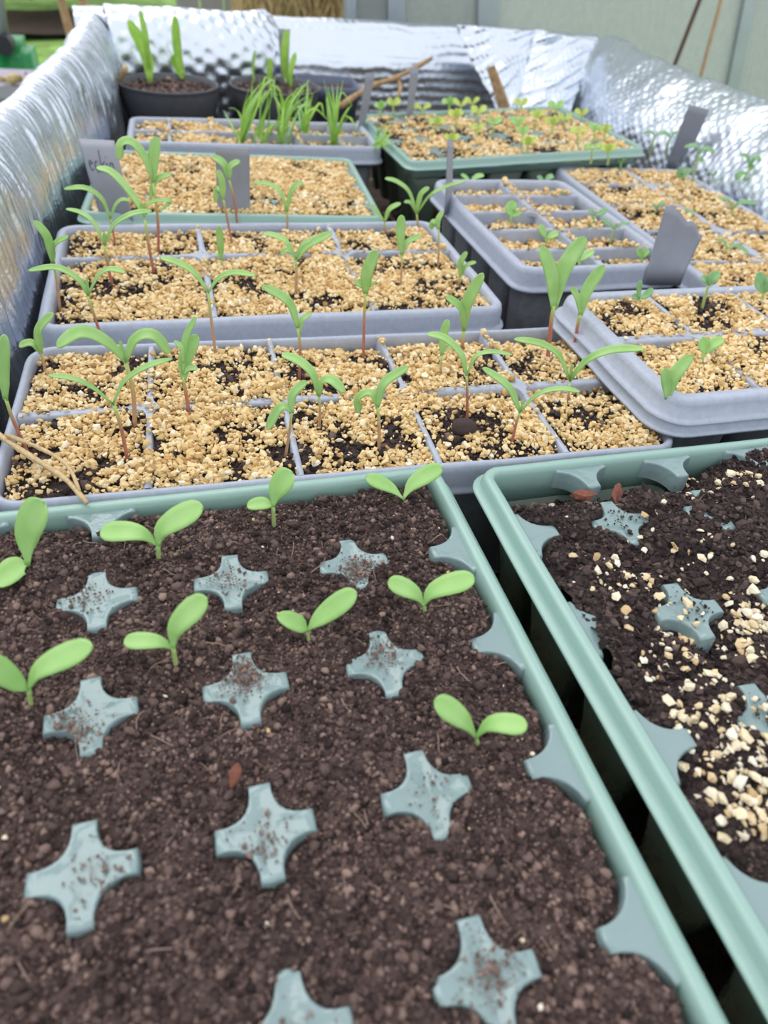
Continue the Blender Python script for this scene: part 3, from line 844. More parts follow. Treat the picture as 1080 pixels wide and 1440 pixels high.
# --- tall strap-leaved seedlings, wide grey tray
g = 'strap-leaved seedlings in the wide grey tray'
ZN = -.004
NGS = [
 ('strap-leaved seedling cut by the left photo edge above two straw stalks', (38, 634), [(18, 590), (8, 560)], [([(8, 562), (6, 520), (8, 470)], 17, 'strap')], 5, None),
 ('short strap-leaved seedling in the rear corner cell beside the foil', (64, 523), [(60, 505), (57, 494)], [([(57, 497), (45, 483), (27, 487)], 12, 'strap'), ([(57, 497), (56, 465), (76, 441)], 15, 'strap')], 4, 'tan'),
 ('big strap-leaved seedling with two thick arching leaves and a tan stem', (190, 598), [(187, 550), (177, 510)], [([(176, 508), (150, 482), (115, 468), (80, 488)], 19, 'strap'), ([(177, 508), (190, 478), (215, 472), (238, 497)], 17, 'strap'), ([(176, 506), (172, 494), (169, 479)], 5, 'strap')], 6, 'tan'),
 ('strap-leaved seedling with very thin wide-spread leaves, in front of the thick arching one', (179, 645), [(170, 600), (160, 570)], [([(160, 570), (130, 545), (100, 532), (67, 528)], 8, 'strap'), ([(160, 568), (175, 538), (205, 517), (243, 505)], 10, 'strap')], 5, None),
 ('upright strap-leaved seedling with four leaves on a red stem', (266, 583), [(261, 550), (258, 530)], [([(258, 535), (262, 505), (278, 471)], 20, 'strap'), ([(258, 525), (260, 480), (276, 445)], 9, 'strap'), ([(258, 505), (255, 490), (245, 479)], 7, 'strap'), ([(257, 525), (265, 519), (278, 518)], 9, 'strap')], 5, None),
 ('slender strap-leaved seedling on a tall stem by the rear edge, one leaf bent flat', (303, 496), [(297, 450), (293, 412)], [([(293, 410), (272, 383), (250, 370), (226, 363)], 10, 'strap'), ([(293, 412), (308, 392), (330, 384), (360, 388)], 9, 'strap')], 4, 'tan'),
 ('strap-leaved seedling rising from behind the thick arching one, thin leaf reaching the foil', (143, 476), [(133, 445), (124, 418)], [([(124, 415), (110, 393), (80, 377), (40, 381)], 10, 'strap'), ([(125, 415), (138, 390), (155, 379), (177, 384)], 9, 'strap'), ([(124, 412), (123, 402), (122, 390)], 4, 'strap')], 4, None),
 ('strap-leaved seedling with a dark red stem, one leaf leaning far to the side', (421, 532), [(422, 490), (419, 462)], [([(419, 460), (405, 425), (368, 402)], 14, 'strap'), ([(422, 470), (425, 450), (438, 441)], 8, 'strap')], 4, None),
 ('strap-leaved seedling with a pink stem and one broad upright leaf', (511, 502), [(512, 450), (514, 412)], [([(514, 412), (517, 385), (531, 352)], 18, 'strap'), ([(513, 408), (508, 402), (498, 397)], 9, 'strap'), ([(514, 410), (522, 402), (530, 395)], 4, 'strap')], 4, None),
 ('strap-leaved seedling on the divider crossing with one curled and one arching leaf', (449, 600), [(450, 575), (448, 556)], [([(448, 556), (440, 527), (420, 508), (396, 499)], 14, 'strap'), ([(449, 556), (455, 537), (468, 536), (484, 552)], 15, 'strap')], 4, 'tan'),
 ('small strap-leaved seedling with a drooping leaf against a grey divider', (402, 640), [(408, 600), (410, 580)], [([(409, 578), (395, 573), (376, 604)], 14, 'strap'), ([(410, 580), (412, 555), (432, 536)], 13, 'strap')], 4, 'tan'),
 ('strap-leaved seedling with a hooked leaf and a raised leaf, mid front row', (533, 630), [(533, 595), (531, 572)], [([(531, 574), (522, 553), (505, 560), (504, 580)], 13, 'strap'), ([(531, 572), (540, 540), (575, 516)], 14, 'strap')], 5, 'tan'),
 ('short single-leaved seedling standing behind the thin arching pair', (619, 527), [(621, 500)], [([(621, 500), (623, 475), (630, 449)], 12, 'strap'), ([(621, 496), (630, 490), (645, 487)], 5, 'strap')], 4, 'tan'),
 ('strap-leaved seedling with thin leaves arching to both sides above a round soil clod', (657, 585), [(657, 550), (656, 528)], [([(656, 528), (648, 498), (625, 476), (600, 470)], 11, 'strap'), ([(657, 528), (668, 502), (690, 495), (720, 499)], 7, 'strap')], 4, None),
 ('strap-leaved seedling with a long upright leaf and a shorter yellowish one, by the rear rim', (650, 492), [(652, 465)], [([(652, 462), (648, 435), (626, 417)], 13, 'strap'), ([(652, 465), (656, 430), (680, 384)], 17, 'strap')], 5, None),
 ('strap-leaved seedling whose leaf has a dark dried tip', (720, 622), [(726, 595), (731, 580)], [([(731, 580), (715, 545), (678, 517)], 12, 'strap'), ([(731, 580), (755, 556), (785, 547), (816, 551)], 8, 'strap'), ([(731, 578), (734, 570), (735, 562)], 4, 'strap')], 4, None),
 ('strap-leaved seedling spreading its two leaves widest, near the double-rimmed tray', (799, 562), [(801, 540)], [([(801, 534), (785, 500), (760, 484), (722, 477)], 11, 'strap'), ([(802, 534), (825, 508), (860, 493), (907, 491)], 13, 'strap'), ([(802, 532), (803, 520), (804, 512)], 5, 'strap')], 4, 'tan'),
 ('tallest strap-leaved seedling, two big upright leaves on a red stem', (770, 506), [(775, 455), (779, 430)], [([(778, 435), (775, 390), (760, 346)], 19, 'strap', .1), ([(779, 435), (790, 385), (823, 333)], 22, 'strap', .2)], 6, None),
 ('red-stemmed seedling next to the tallest one, two narrower upright leaves', (806, 494), [(812, 460), (816, 442)], [([(816, 442), (812, 420), (802, 404)], 10, 'strap', .1), ([(816, 444), (825, 410), (850, 373)], 17, 'strap', .2)], 5, None),
 ('seedling at the end of the wide tray, pressed against the double rim', (927, 606), [(934, 578), (938, 560)], [([(938, 560), (936, 538), (934, 517)], 15, 'strap', .1), ([(938, 562), (948, 530), (973, 499)], 18, 'strap', .2)], 5, 'tan'),
]
for lab, b, p, lv, spx, st in NGS:
    seedling(lab, b, p, lv, ZN, 'mid', g, spx, stem=M['stem_tan'] if st == 'tan' else None)

# --- six-cell tray
g = 'strap-leaved seedlings in the six-cell grey tray'
ZM = -.004
MTS = [
 ('seedling by the foil wall with a leaning broad leaf in the six-cell tray', (84, 431), [(80, 395), (75, 370)], [([(75, 370), (66, 335), (47, 311)], 13, 'strap'), ([(75, 370), (78, 345), (97, 333)], 10, 'strap')], 4, 'tan'),
 ('seedling in the six-cell tray whose thin leaves form a wide Y', (158, 402), [(151, 370), (147, 345)], [([(147, 345), (133, 315), (115, 300), (93, 294)], 7, 'strap'), ([(148, 345), (160, 318), (185, 302), (214, 297)], 9, 'strap'), ([(147, 345), (147, 333), (145, 327)], 5, 'strap')], 4, None),
 ('seedling behind the wide Y-shaped one, leaf arched towards the written tag', (162, 345), [(158, 320), (155, 308)], [([(155, 308), (143, 280), (120, 265), (90, 266)], 8, 'strap'), ([(156, 308), (162, 290), (172, 281), (184, 283)], 6, 'strap')], 3, None),
 ('red-stemmed seedling with one long thick leaf crossing the written tag', (217, 386), [(209, 345), (204, 310)], [([(203, 305), (190, 280), (160, 245), (136, 236)], 11, 'strap'), ([(206, 300), (210, 285), (240, 283), (226, 297)], 6, 'strap'), ([(203, 303), (200, 293), (199, 285)], 6, 'strap')], 4, None),
 ('tall red-stemmed seedling with a hooked leaf and a blunt upright leaf', (223, 355), [(222, 310), (216, 258)], [([(215, 256), (205, 225), (188, 202), (172, 202), (167, 224)], 13, 'strap', .0), ([(216, 254), (216, 225), (221, 192)], 15, 'strap'), ([(210, 290), (215, 262), (226, 250), (241, 246)], 9, 'strap')], 4, None),
 ('red-stemmed seedling in front of the blank tag, two leaves in a V', (334, 316), [(328, 275), (322, 252)], [([(322, 252), (315, 232), (299, 220)], 11, 'strap'), ([(322, 252), (325, 235), (338, 227)], 10, 'strap')], 3, None),
 ('lower red-stemmed seedling before the blank tag with a folded leaf', (327, 346), [(318, 300), (314, 280)], [([(314, 280), (312, 258), (306, 239)], 10, 'strap'), ([(313, 272), (306, 266), (303, 284)], 8, 'strap')], 3, None),
 ('single-leaved stub of a seedling at a divider crossing', (313, 380), [(311, 365)], [([(311, 366), (310, 345), (308, 317)], 10, 'strap'), ([(311, 364), (307, 360), (303, 358)], 4, 'strap')], 4, 'tan'),
 ('many-leaved seedling in the centre cell of the six-cell tray', (416, 416), [(417, 385), (416, 366)], [([(416, 365), (404, 342), (390, 333), (370, 328)], 9, 'strap'), ([(416, 366), (432, 346), (467, 328)], 13, 'strap'), ([(416, 364), (405, 352), (395, 358)], 8, 'strap'), ([(417, 362), (425, 345), (440, 337)], 7, 'strap')], 4, 'tan'),
 ('seedling on the far edge of the six-cell tray with an arched thin leaf', (404, 325), [(404, 305), (403, 298)], [([(403, 298), (395, 272), (380, 260), (355, 257)], 7, 'strap'), ([(404, 298), (408, 275), (416, 262), (427, 257)], 9, 'strap')], 3, 'tan'),
 ('seedling with one upright and one slanting leaf, near the narrow deep tray', (563, 402), [(565, 375), (565, 358)], [([(565, 358), (563, 330), (565, 302)], 13, 'strap', .1), ([(565, 360), (572, 342), (593, 331)], 9, 'strap', .1)], 3, 'tan'),
 ('thin-stemmed seedling with two small leaves in the far corner of the six-cell tray', (616, 374), [(617, 350), (617, 322)], [([(617, 322), (610, 312), (606, 322)], 8, 'strap'), ([(617, 322), (616, 310), (623, 297)], 8, 'strap')], 3, 'tan'),
 ('low bushy seedling by the side rim of the six-cell tray', (645, 402), [(647, 388)], [([(647, 390), (648, 370), (657, 354)], 9, 'strap'), ([(648, 388), (656, 374), (670, 369)], 7, 'strap')], 4, 'tan'),
 ('seedling at the rear corner of the six-cell tray with four arching leaves over the gap', (588, 322), [(586, 300)], [([(586, 300), (575, 270), (558, 256), (541, 251)], 7, 'strap'), ([(585, 300), (592, 275), (604, 264)], 9, 'strap'), ([(587, 300), (605, 275), (630, 262), (656, 254)], 6, 'strap'), ([(585, 300), (578, 286), (568, 284)], 6, 'strap')], 3, None),
 ('small seedling beside the rear corner one, two short leaves', (541, 325), [(541, 312)], [([(541, 312), (548, 295), (564, 286)], 8, 'strap'), ([(540, 312), (530, 298), (522, 287)], 6, 'strap')], 3, 'tan'),
]
for lab, b, p, lv, spx, st in MTS:
    seedling(lab, b, p, lv, ZM, 'mid', g, spx, stem=M['stem_tan'] if st == 'tan' else None)

# --- narrow deep tray
g = 'small round-leaved seedlings in the narrow deep tray'
ZS = -.004
SMS = [
 ('small seedling in the rear outer cell of the narrow tray, leaves in a flat V', (660, 268), [(661, 256)], [([(661, 256), (655, 250), (648, 245)], 6, 'round'), ([(661, 256), (670, 249), (681, 247)], 8, 'round')], 3),
 ('small seedling in the rear cell of the narrow tray nearest the long grey tray', (763, 268), [(765, 258)], [([(765, 258), (760, 252), (755, 249)], 8, 'round'), ([(765, 258), (772, 250), (779, 249)], 9, 'round')], 3),
 ('tiniest seedling of the narrow tray, barely opened', (686, 290), [(686, 281)], [([(686, 282), (683, 278), (681, 274)], 5, 'round'), ([(686, 282), (689, 278), (692, 275)], 5, 'round')], 3),
 ('small seedling in the narrow tray with one big round pale leaf', (718, 320), [(719, 304)], [([(719, 305), (718, 295), (724, 283)], 16, 'round'), ([(719, 305), (726, 302), (733, 298)], 9, 'round')], 4),
 ('small seedling in the second cell from the rear, beside the long grey tray', (784, 287), [(785, 280)], [([(785, 281), (783, 275), (780, 268)], 8, 'round'), ([(785, 281), (790, 274), (796, 270)], 8, 'round')], 3),
 ('leggy seedling in the narrow tray leaning over a cell wall', (829, 324), [(834, 312), (837, 304)], [([(837, 304), (833, 299), (827, 297)], 7, 'round'), ([(837, 304), (845, 300), (855, 295)], 9, 'round')], 3),
 ('small seedling in the narrow tray with a bright pointed leaf and a paler flat leaf', (768, 346), [(768, 335)], [([(768, 336), (763, 326), (758, 317)], 11, 'round'), ([(768, 336), (776, 332), (786, 329)], 12, 'round')], 4),
 ('leggy seedling beside the leaning one, thin leaves spread flat', (858, 343), [(861, 330), (864, 322)], [([(864, 322), (856, 316), (846, 308)], 7, 'strap'), ([(864, 322), (872, 316), (886, 314)], 5, 'strap')], 3),
 ('small seedling half hidden behind the tallest strap-leaved one', (813, 382), [(815, 368)], [([(815, 368), (824, 360), (836, 353)], 11, 'round'), ([(815, 368), (811, 362), (809, 356)], 8, 'round')], 4),
 ('small seedling beside the torn grey tag, round leaves on a straight stem', (902, 377), [(903, 362)], [([(903, 363), (899, 357), (896, 350)], 11, 'round'), ([(903, 363), (907, 357), (912, 351)], 11, 'round')], 4),
]
for lab, b, p, lv, spx in SMS:
    seedling(lab, b, p, lv, ZS, 'pale' if spx != 3 or b[0] < 700 else 'blue', g, spx)

# --- double-rimmed tray
g = 'round-leaved seedlings in the double-rimmed tray'
ZR = .017
seedling('three-leaved seedling at the rear rim of the double-rimmed tray', (898, 430), [(898, 420)], [([(898, 420), (898, 408), (900, 394)], 8, 'strap'), ([(898, 420), (893, 418), (889, 416)], 10, 'round'), ([(898, 420), (908, 416), (919, 406)], 11, 'round')], ZR, 'blue', g, 4)
seedling('leggy round-leaved seedling below the torn tag in the double-rimmed tray', (987, 434), [(992, 415), (997, 401)], [([(997, 402), (992, 394), (986, 389)], 12, 'round'), ([(997, 402), (1003, 392), (1013, 384)], 17, 'round')], ZR, 'blue', g, 4)
seedling('big round-leaved seedling cut by the photo edge in the double-rimmed tray', (1071, 428), [(1074, 410)], [([(1074, 412), (1067, 400), (1064, 384)], 22, 'round'), ([(1074, 412), (1082, 400), (1092, 395)], 18, 'round')], ZR, 'blue', g, 4)
seedling('round-leaved seedling in the front cell of the double-rimmed tray in bare soil', (985, 514), [(988, 503), (992, 497)], [([(992, 498), (989, 487), (987, 474)], 17, 'round', .2), ([(992, 498), (1001, 486), (1018, 477)], 17, 'round', .1)], ZR, 'pale', g, 5)

# --- long grey tray along the foil
g = 'narrow-leaved seedlings in the long grey tray'
ZG = -.006
GRS = [
 ('single short sprout at the rear of the long grey tray', (872, 240), [(873, 230)], [([(873, 231), (876, 226), (877, 219)], 6, 'round'), ([(873, 231), (870, 226), (868, 222)], 4, 'round')], 3),
 ('pair-leaved seedling at the rear rim of the long tray, next to the green tray', (915, 216), [(917, 203), (921, 193)], [([(921, 193), (915, 186), (904, 188)], 5, 'strap'), ([(921, 193), (930, 187), (941, 190)], 5, 'strap')], 3),
 ('seedling with a long drooping leaf in front of the leaning grey tag', (937, 215), [(939, 203), (942, 195)], [([(942, 195), (950, 187), (965, 190)], 5, 'strap'), ([(942, 195), (938, 188), (931, 186)], 5, 'strap')], 3),
 ('tall seedling below the leaning tag with two arching leaves', (974, 254), [(978, 235), (984, 216)], [([(984, 216), (978, 205), (962, 207)], 6, 'strap'), ([(984, 216), (992, 209), (1005, 215)], 7, 'strap'), ([(981, 226), (986, 226), (990, 224)], 8, 'round')], 3),
 ('stubby round-leaved seedling at the foot of the tall one below the leaning tag', (962, 255), [(962, 248)], [([(962, 249), (956, 246), (960, 236)], 11, 'round'), ([(962, 249), (967, 242), (970, 236)], 8, 'round')], 3),
 ('tallest seedling of the long tray, close to the foil, with four leaves', (1040, 272), [(1045, 255), (1055, 234)], [([(1055, 234), (1049, 220), (1040, 219)], 7, 'strap'), ([(1055, 234), (1062, 222), (1070, 228)], 7, 'strap'), ([(1050, 245), (1041, 246), (1034, 252)], 11, 'round'), ([(1051, 243), (1056, 236), (1058, 231)], 9, 'round')], 3),
 ('tiny sprout at the base of the foil beside the long tray seedlings', (1002, 254), [(1003, 247)], [([(1003, 248), (1006, 244), (1010, 242)], 5, 'round'), ([(1003, 248), (1000, 245), (998, 243)], 4, 'round')], 2),
 ('seedling mid long tray with one leaf flat towards the foil', (1029, 306), [(1030, 295)], [([(1030, 294), (1024, 282), (1010, 279)], 5, 'strap'), ([(1030, 294), (1042, 285), (1064, 287)], 7, 'strap')], 3),
 ('seedling with drooping thin leaves, behind the dark soil hole in the long tray', (1021, 360), [(1022, 350)], [([(1022, 350), (1018, 340), (1007, 337)], 5, 'strap'), ([(1022, 350), (1035, 345), (1053, 357)], 6, 'strap')], 3),
 ('faint sprout just behind the torn tag', (920, 302), [(923, 294)], [([(923, 294), (928, 288), (935, 284)], 6, 'strap'), ([(923, 294), (920, 289), (916, 286)], 4, 'strap')], 2),
 ('low leaf sprout at the top corner of the torn tag', (969, 302), [(968, 299)], [([(968, 299), (964, 296), (960, 298)], 6, 'round'), ([(968, 299), (972, 298), (976, 303)], 6, 'round')], 2),
 ('seedling by the photo edge with one thin leaf lying flat near the foil', (1085, 280), [(1083, 268)], [([(1083, 268), (1072, 262), (1054, 263)], 5, 'strap'), ([(1083, 268), (1090, 262), (1096, 264)], 5, 'strap')], 2),
]
for lab, b, p, lv, spx in GRS:
    seedling(lab, b, p, lv, ZG, 'blue', g, spx)

# --- far green tray
g = 'tiny seedlings in the green tray by the rear foil'
GBS = [('back', [(535, 150), (553, 145), (594, 151), (632, 144), (648, 146), (664, 143)]), ('second', [(641, 161), (694, 172), (733, 145), (754, 162), (781, 149), (818, 159)]),
       ('third', [(614, 172), (672, 156), (729, 172), (777, 172), (794, 166), (836, 180), (851, 182)]), ('front', [(634, 195), (672, 180), (735, 184), (742, 200), (812, 184), (833, 207), (855, 210)])]
ordn = ['first', 'second', 'third', 'fourth', 'fifth', 'sixth', 'seventh']
rr = random.Random(4)
for row, L in GBS:
    for i, (u, v) in enumerate(sorted(L)):
        kind = 'yellow' if (i * 7 + len(row)) % 3 != 1 else 'pale'
        hgt = rr.uniform(14, 22); w = rr.uniform(8, 12); b = (u + rr.uniform(-2, 1), v + hgt); zz = .0 + .055 * max(0, (u - 560)) / 320 * .3
        a1 = rr.uniform(8, 12); a2 = rr.uniform(8, 13); dy = rr.uniform(-6, 3)
        lv = [([(u, v + 4), (u - a1 * .5, v - 1), (u - a1, v + dy)], w, 'round'), ([(u, v + 4), (u + a2 * .5, v - 1), (u + a2, v - 3 + dy * .3)], w, 'round')]
        if i % 3 == 0: lv.append(([(u, v + 4), (u + 1, v - 3), (u + 2, v - 9)], w * .7, 'round'))
        colour = 'yellowish' if kind == 'yellow' else 'green'
        seedling(f'tiny {colour} seedling, {ordn[i]} from the left in the {row} row by the rear foil', b, [(u, v + 4)], lv, zz, kind, g, 3)

for f in LATER: f()

# --- leek-like tufts in the twelve-cell tray
g = 'grass-like tufts in the twelve-cell tray'
TUF = [
 ('grass-like tuft at the left end of its row, hooked pale blade at its side', (338, 204), [[(330, 185), (314, 155)], [(342, 160), (352, 120)], [(345, 150), (375, 108)], [(352, 150), (382, 112), (386, 140)], [(346, 160), (360, 125)], [(350, 165), (370, 120), (360, 150)], [(340, 170), (332, 155), (322, 152)], [(348, 170), (366, 130), (388, 108)]]),
 ('arched grass-like tuft beside the pot rim, blades bowed to both sides', (362, 206), [[(366, 160), (365, 110)], [(370, 175), (378, 140)], [(376, 185), (390, 170)], [(365, 185), (381, 140), (380, 115)], [(380, 180), (400, 170), (420, 165)]]),
 ('dense grass-like tuft in the middle with blades leaning to the black pot rim', (394, 208), [[(394, 170), (384, 120)], [(398, 160), (392, 125), (378, 122)], [(405, 170), (430, 118)], [(402, 165), (420, 130), (436, 112)], [(400, 175), (410, 140), (428, 116)], [(396, 180), (398, 140), (386, 122)], [(408, 180), (425, 150), (440, 150)], [(404, 172), (415, 130), (432, 120)]]),
 ('sparse grass-like tuft in front of the square pot', (428, 192), [[(430, 160), (433, 112)], [(432, 165), (440, 130)], [(434, 170), (450, 145), (456, 165)], [(426, 165), (420, 150), (408, 160)], [(431, 170), (428, 140)]]),
 ('tall stiff grass-like tuft under the square pot', (468, 208), [[(464, 160), (455, 112)], [(468, 155), (460, 120)], [(470, 160), (467, 118)], [(472, 160), (475, 118)], [(474, 165), (480, 130), (496, 150)], [(478, 175), (490, 150)], [(470, 170), (462, 130)], [(480, 180), (492, 165), (502, 185)]]),
 ('short slanting grass-like tuft at the corner of the twelve-cell tray', (522, 214), [[(532, 195), (548, 180)], [(530, 192), (540, 175)], [(535, 205), (556, 200)], [(528, 198), (536, 184), (545, 170)], [(538, 200), (552, 188)]]),
]
for lab, b, bl in TUF:
    B = at(*b, -.008); root = empty('leek_seedling', B, (0, 0, 0), lab, 'seedling', g); k = depth(B) / F_PX
    bl = bl + [[(p[0] + rr.uniform(-9, 9), p[1] + rr.uniform(-7, 12)) for p in q] for q in bl if rr.random() < .8]
    for i, pts in enumerate(bl):
        o = rr.uniform(-3, 3); W = [on_plane(b[0] + o, b[1] + 4, B)] + [on_plane(p[0], p[1], B, rr.uniform(-.02, .02)) for p in pts]
        leaf_mesh('blade', W, rr.uniform(2.4, 4.2) * k, 'needle', M['leaf_corn'] if i % 3 else M['leaf_pale'], root, B, .3, 12)


# ================================================================== pots
def lathe(prof, n=48):
    V = []; Fc = []
    for r, z in prof:
        for j in range(n): V.append((r * math.cos(2 * PI * j / n), r * math.sin(2 * PI * j / n), z))
    for i in range(len(prof) - 1):
        for j in range(n): Fc.append((i * n + j, i * n + (j + 1) % n, (i + 1) * n + (j + 1) % n, (i + 1) * n + j))
    return V, Fc


def round_pot(c, R, z, label, h=.098):
    root = empty('plant_pot', (c[0], c[1], z - h), (0, 0, 0), label, 'pot')
    pr = [(R * .70, 0), (R * .72, .001), (R * .86, h * .52), (R * .875, h * .55), (R * .905, h * .56), (R * .965, h * .92), (R * .985, h * .965), (R, h * .975), (R * 1.0, h * .995), (R * .985, h), (R * .965, h * .99), (R * .93, h * .80), (R * .68, .004)]
    V, Fc = lathe(pr); Fc.append(tuple(range(48))[::-1]); Fc.append(tuple(12 * 48 + j for j in range(48)))
    mesh('pot_body', V, Fc, M['black_pot'], root)
    # soil disc with lumps
    rr_ = np.linspace(0, R * .955, 16); V = []; Fc = []
    for r in rr_:
        for j in range(48):
            x, y = r * math.cos(2 * PI * j / 48), r * math.sin(2 * PI * j / 48)
            V.append((x, y, h - .008 + .006 * float(fbm(x + c[0], y, .02, 7)) - .002 * (r / R) ** 4))
    return root, np.array(V) + [c[0], c[1], z - h], grid_faces(16, 48) + [(i * 48 + 47, (i + 1) * 48 + 47, (i + 1) * 48, i * 48) for i in range(15)]


def pot_soil(label, V, Fc, seed, R, c, z):
    r = np.random.default_rng(seed); T = []
    for f in Fc: T += [(f[0], f[1], f[2]), (f[0], f[2], f[3])]
    n = 700; a = r.uniform(0, 2 * PI, n); q = R * .93 * np.sqrt(r.uniform(0, 1, n)); s = np.clip(r.lognormal(math.log(.0014), .4, n), .0006, .005)
    gv, gt, gtone = grains(np.c_[c[0] + q * np.cos(a), c[1] + q * np.sin(a), np.full(n, z - .008) + r.uniform(-.001, .002, n)], s, .3, (.6, 1), seed)
    o = fast_mesh('potting_soil', np.vstack([V, gv]), np.vstack([np.array(T), gt + len(V)]), M['soil'], np.r_[np.full(len(V), .45), gtone])
    return props(o, label, 'soil', None, 'stuff')


P1 = at(240, 113, .004); P1r = .0665; P1c = (P1[0] - .003, P1[1] - .012)
root, V, Fc = round_pot(P1c, P1r, .004, 'round black plant pot with two bright sprouts in the foil corner')
pot_soil('brown soil in the round black pot in the foil corner', V, Fc, 11, P1r, P1c, .004)
P2 = at(381, 116, .002); P2r = .0655; P2c = (P2[0] + .004, P2[1] - .012)
root, V, Fc = round_pot(P2c, P2r, .002, 'round black plant pot half hidden behind grass-like tufts')
pot_soil('brown soil in the round black pot behind the grass-like tufts', V, Fc, 13, P2r, P2c, .002)


def corn(label, base, leaves, z, group='bright upright sprouts in the pots'):
    B = at(*base, z); k = depth(B) / F_PX
    root = empty('corn_sprout', B, (0, 0, 0), label, 'sprout', group)
    V, Fc = tube_vf([B + np.array([0, 0, -.006]), B + np.array([0, 0, .008])], [.0022, .0018], 8); mesh('stem', V, Fc, M['stem_pale'], root, True, B, tone=np.ones(16))
    for pl, w in leaves:
        W = [on_plane(p[0], p[1], B, rr.uniform(-.006, .006)) for p in pl]
        leaf_mesh('leaf', W, w * k, 'strap', M['leaf_corn'], root, B, .3, 12)


corn('bright sprout with a wide leaf and a thin leaf, in the corner pot', (211, 117), [([(211, 117), (206, 80), (180, 28)], 17), ([(211, 112), (206, 60), (197, 14)], 8)], -.004)
corn('bright sprout with one straight tall leaf and a short side leaf, in the corner pot', (258, 113), [([(258, 113), (250, 75), (246, 22)], 12), ([(257, 112), (248, 95), (243, 77)], 9)], -.004)
corn('thin short sprout at the front of the second black pot', (380, 122), [([(380, 122), (379, 100), (381, 82)], 9)], -.006)
corn('tallest sprout of the second black pot, one broad blade', (402, 118), [([(402, 118), (400, 80), (404, 41)], 11)], -.006)
corn('slanting sprout beside the tallest one in the second black pot', (409, 124), [([(409, 124), (409, 100), (416, 74)], 8)], -.006)
corn('thin faint sprout near the middle of the second black pot', (357, 116), [([(357, 116), (356, 90), (359, 70)], 4)], -.006)

# square pot
SQ = at(462, 117, -.004)
root = empty('plant_pot', (SQ[0], SQ[1] + .01, -.1), (0, 0, math.radians(-4)), 'square blue-grey plant pot with upright sprouts beside the second black pot', 'pot')
V = []; prof = [(.034, 0), (.044, .080), (.046, .081), (.0475, .096), (.046, .097), (.0445, .096), (.042, .075)]
for r, z in prof:
    for p in rrect(2 * r, 2 * r, 0, .008, 4): V.append((p[0] - r, p[1] - r, z))
n = len(V) // len(prof); Fc = []
for i in range(len(prof) - 1):
    for j in range(n): Fc.append((i * n + j, i * n + (j + 1) % n, (i + 1) * n + (j + 1) % n, (i + 1) * n + j))
Fc.append(tuple(range(n))[::-1])
mesh('pot_body', V, Fc, M['blue_pot'], root)
sq = SQ + np.array([0, .01, 0]); gx, gy = np.meshgrid(np.linspace(-.041, .041, 24), np.linspace(-.041, .041, 24), indexing='ij')
V = np.c_[gx.ravel() + sq[0], gy.ravel() + sq[1], (-.014 + .006 * fbm(gx, gy, .02, 3)).ravel()]
props(mesh('potting_soil', V, grid_faces(24, 24), M['soil'], None, tone=rng.uniform(.2, .7, len(V))), 'brown soil inside the square blue-grey pot', 'soil', None, 'stuff')
corn('narrow sprout at the near corner of the square pot', (430, 110), [([(430, 110), (429, 90), (433, 63)], 9)], -.012)
corn('broad short sprout in the middle of the square pot', (450, 110), [([(450, 110), (449, 95), (451, 75)], 11)], -.012)
corn('forked sprout with two thin leaves in the square pot', (470, 110), [([(470, 110), (470, 95), (468, 74)], 6), ([(471, 109), (474, 92), (481, 72)], 6)], -.012)


# ================================================================== plant tags
def tag(label, quad, z, mat='tag', rows=8, bow=.0, notch=None, depth_off=(0, 0), strokes=None, thick=.0009):
    """quad: pixels bottom-left, bottom-right, top-right, top-left; stands on the plane z at its bottom edge"""
    B = at((quad[0][0] + quad[1][0]) / 2, (quad[0][1] + quad[1][1]) / 2, z)
    root = empty('plant_tag', B, (0, 0, 0), label, 'tag', 'grey plastic plant tags')
    cols = 12; V = []

    def P(s, t, lift=0.0):
        q = np.array(quad, float); a = q[0] + (q[1] - q[0]) * s; b = q[3] + (q[2] - q[3]) * s; p = a + (b - a) * t
        if notch: p = p + np.array([0, -notch(s)]) * t
        return on_plane(p[0], p[1], B, depth_off[0] * t + depth_off[1] * (s - .5) + bow * math.sin(PI * t) + lift)
    for i in range(rows + 1):
        for j in range(cols + 1):
            V.append(P(j / cols, i / rows))
    # continue into the soil
    V = [v + np.array([0, 0, -.012]) for v in V[:cols + 1]] + V
    mesh('blade', V, grid_faces(rows + 2, cols + 1), M[mat], root, True, B, solid=thick)
    if strokes:
        mb = MB(); strokes = [[(.10 + (s_ - .13) * 1.12, .66 + (t_ - .66) * 1.75) for s_, t_ in q] for q in strokes]
        for st in strokes:
            W = [P(s, t, -.0011) for s, t in st]
            V, Fc = tube_vf(curve_pts(W, max(4, len(W) * 4)), [.00032] * max(4, len(W) * 4), 5); mb.add(V, Fc)
        mesh('handwriting', mb.v, mb.f, M['ink'], root, True, B)
    return root


def arc(cx, cy, rx, ry, a0, a1, n=9): return [(cx + rx * math.cos(math.radians(a0 + (a1 - a0) * k / (n - 1))), cy + ry * math.sin(math.radians(a0 + (a1 - a0) * k / (n - 1)))) for k in range(n)]


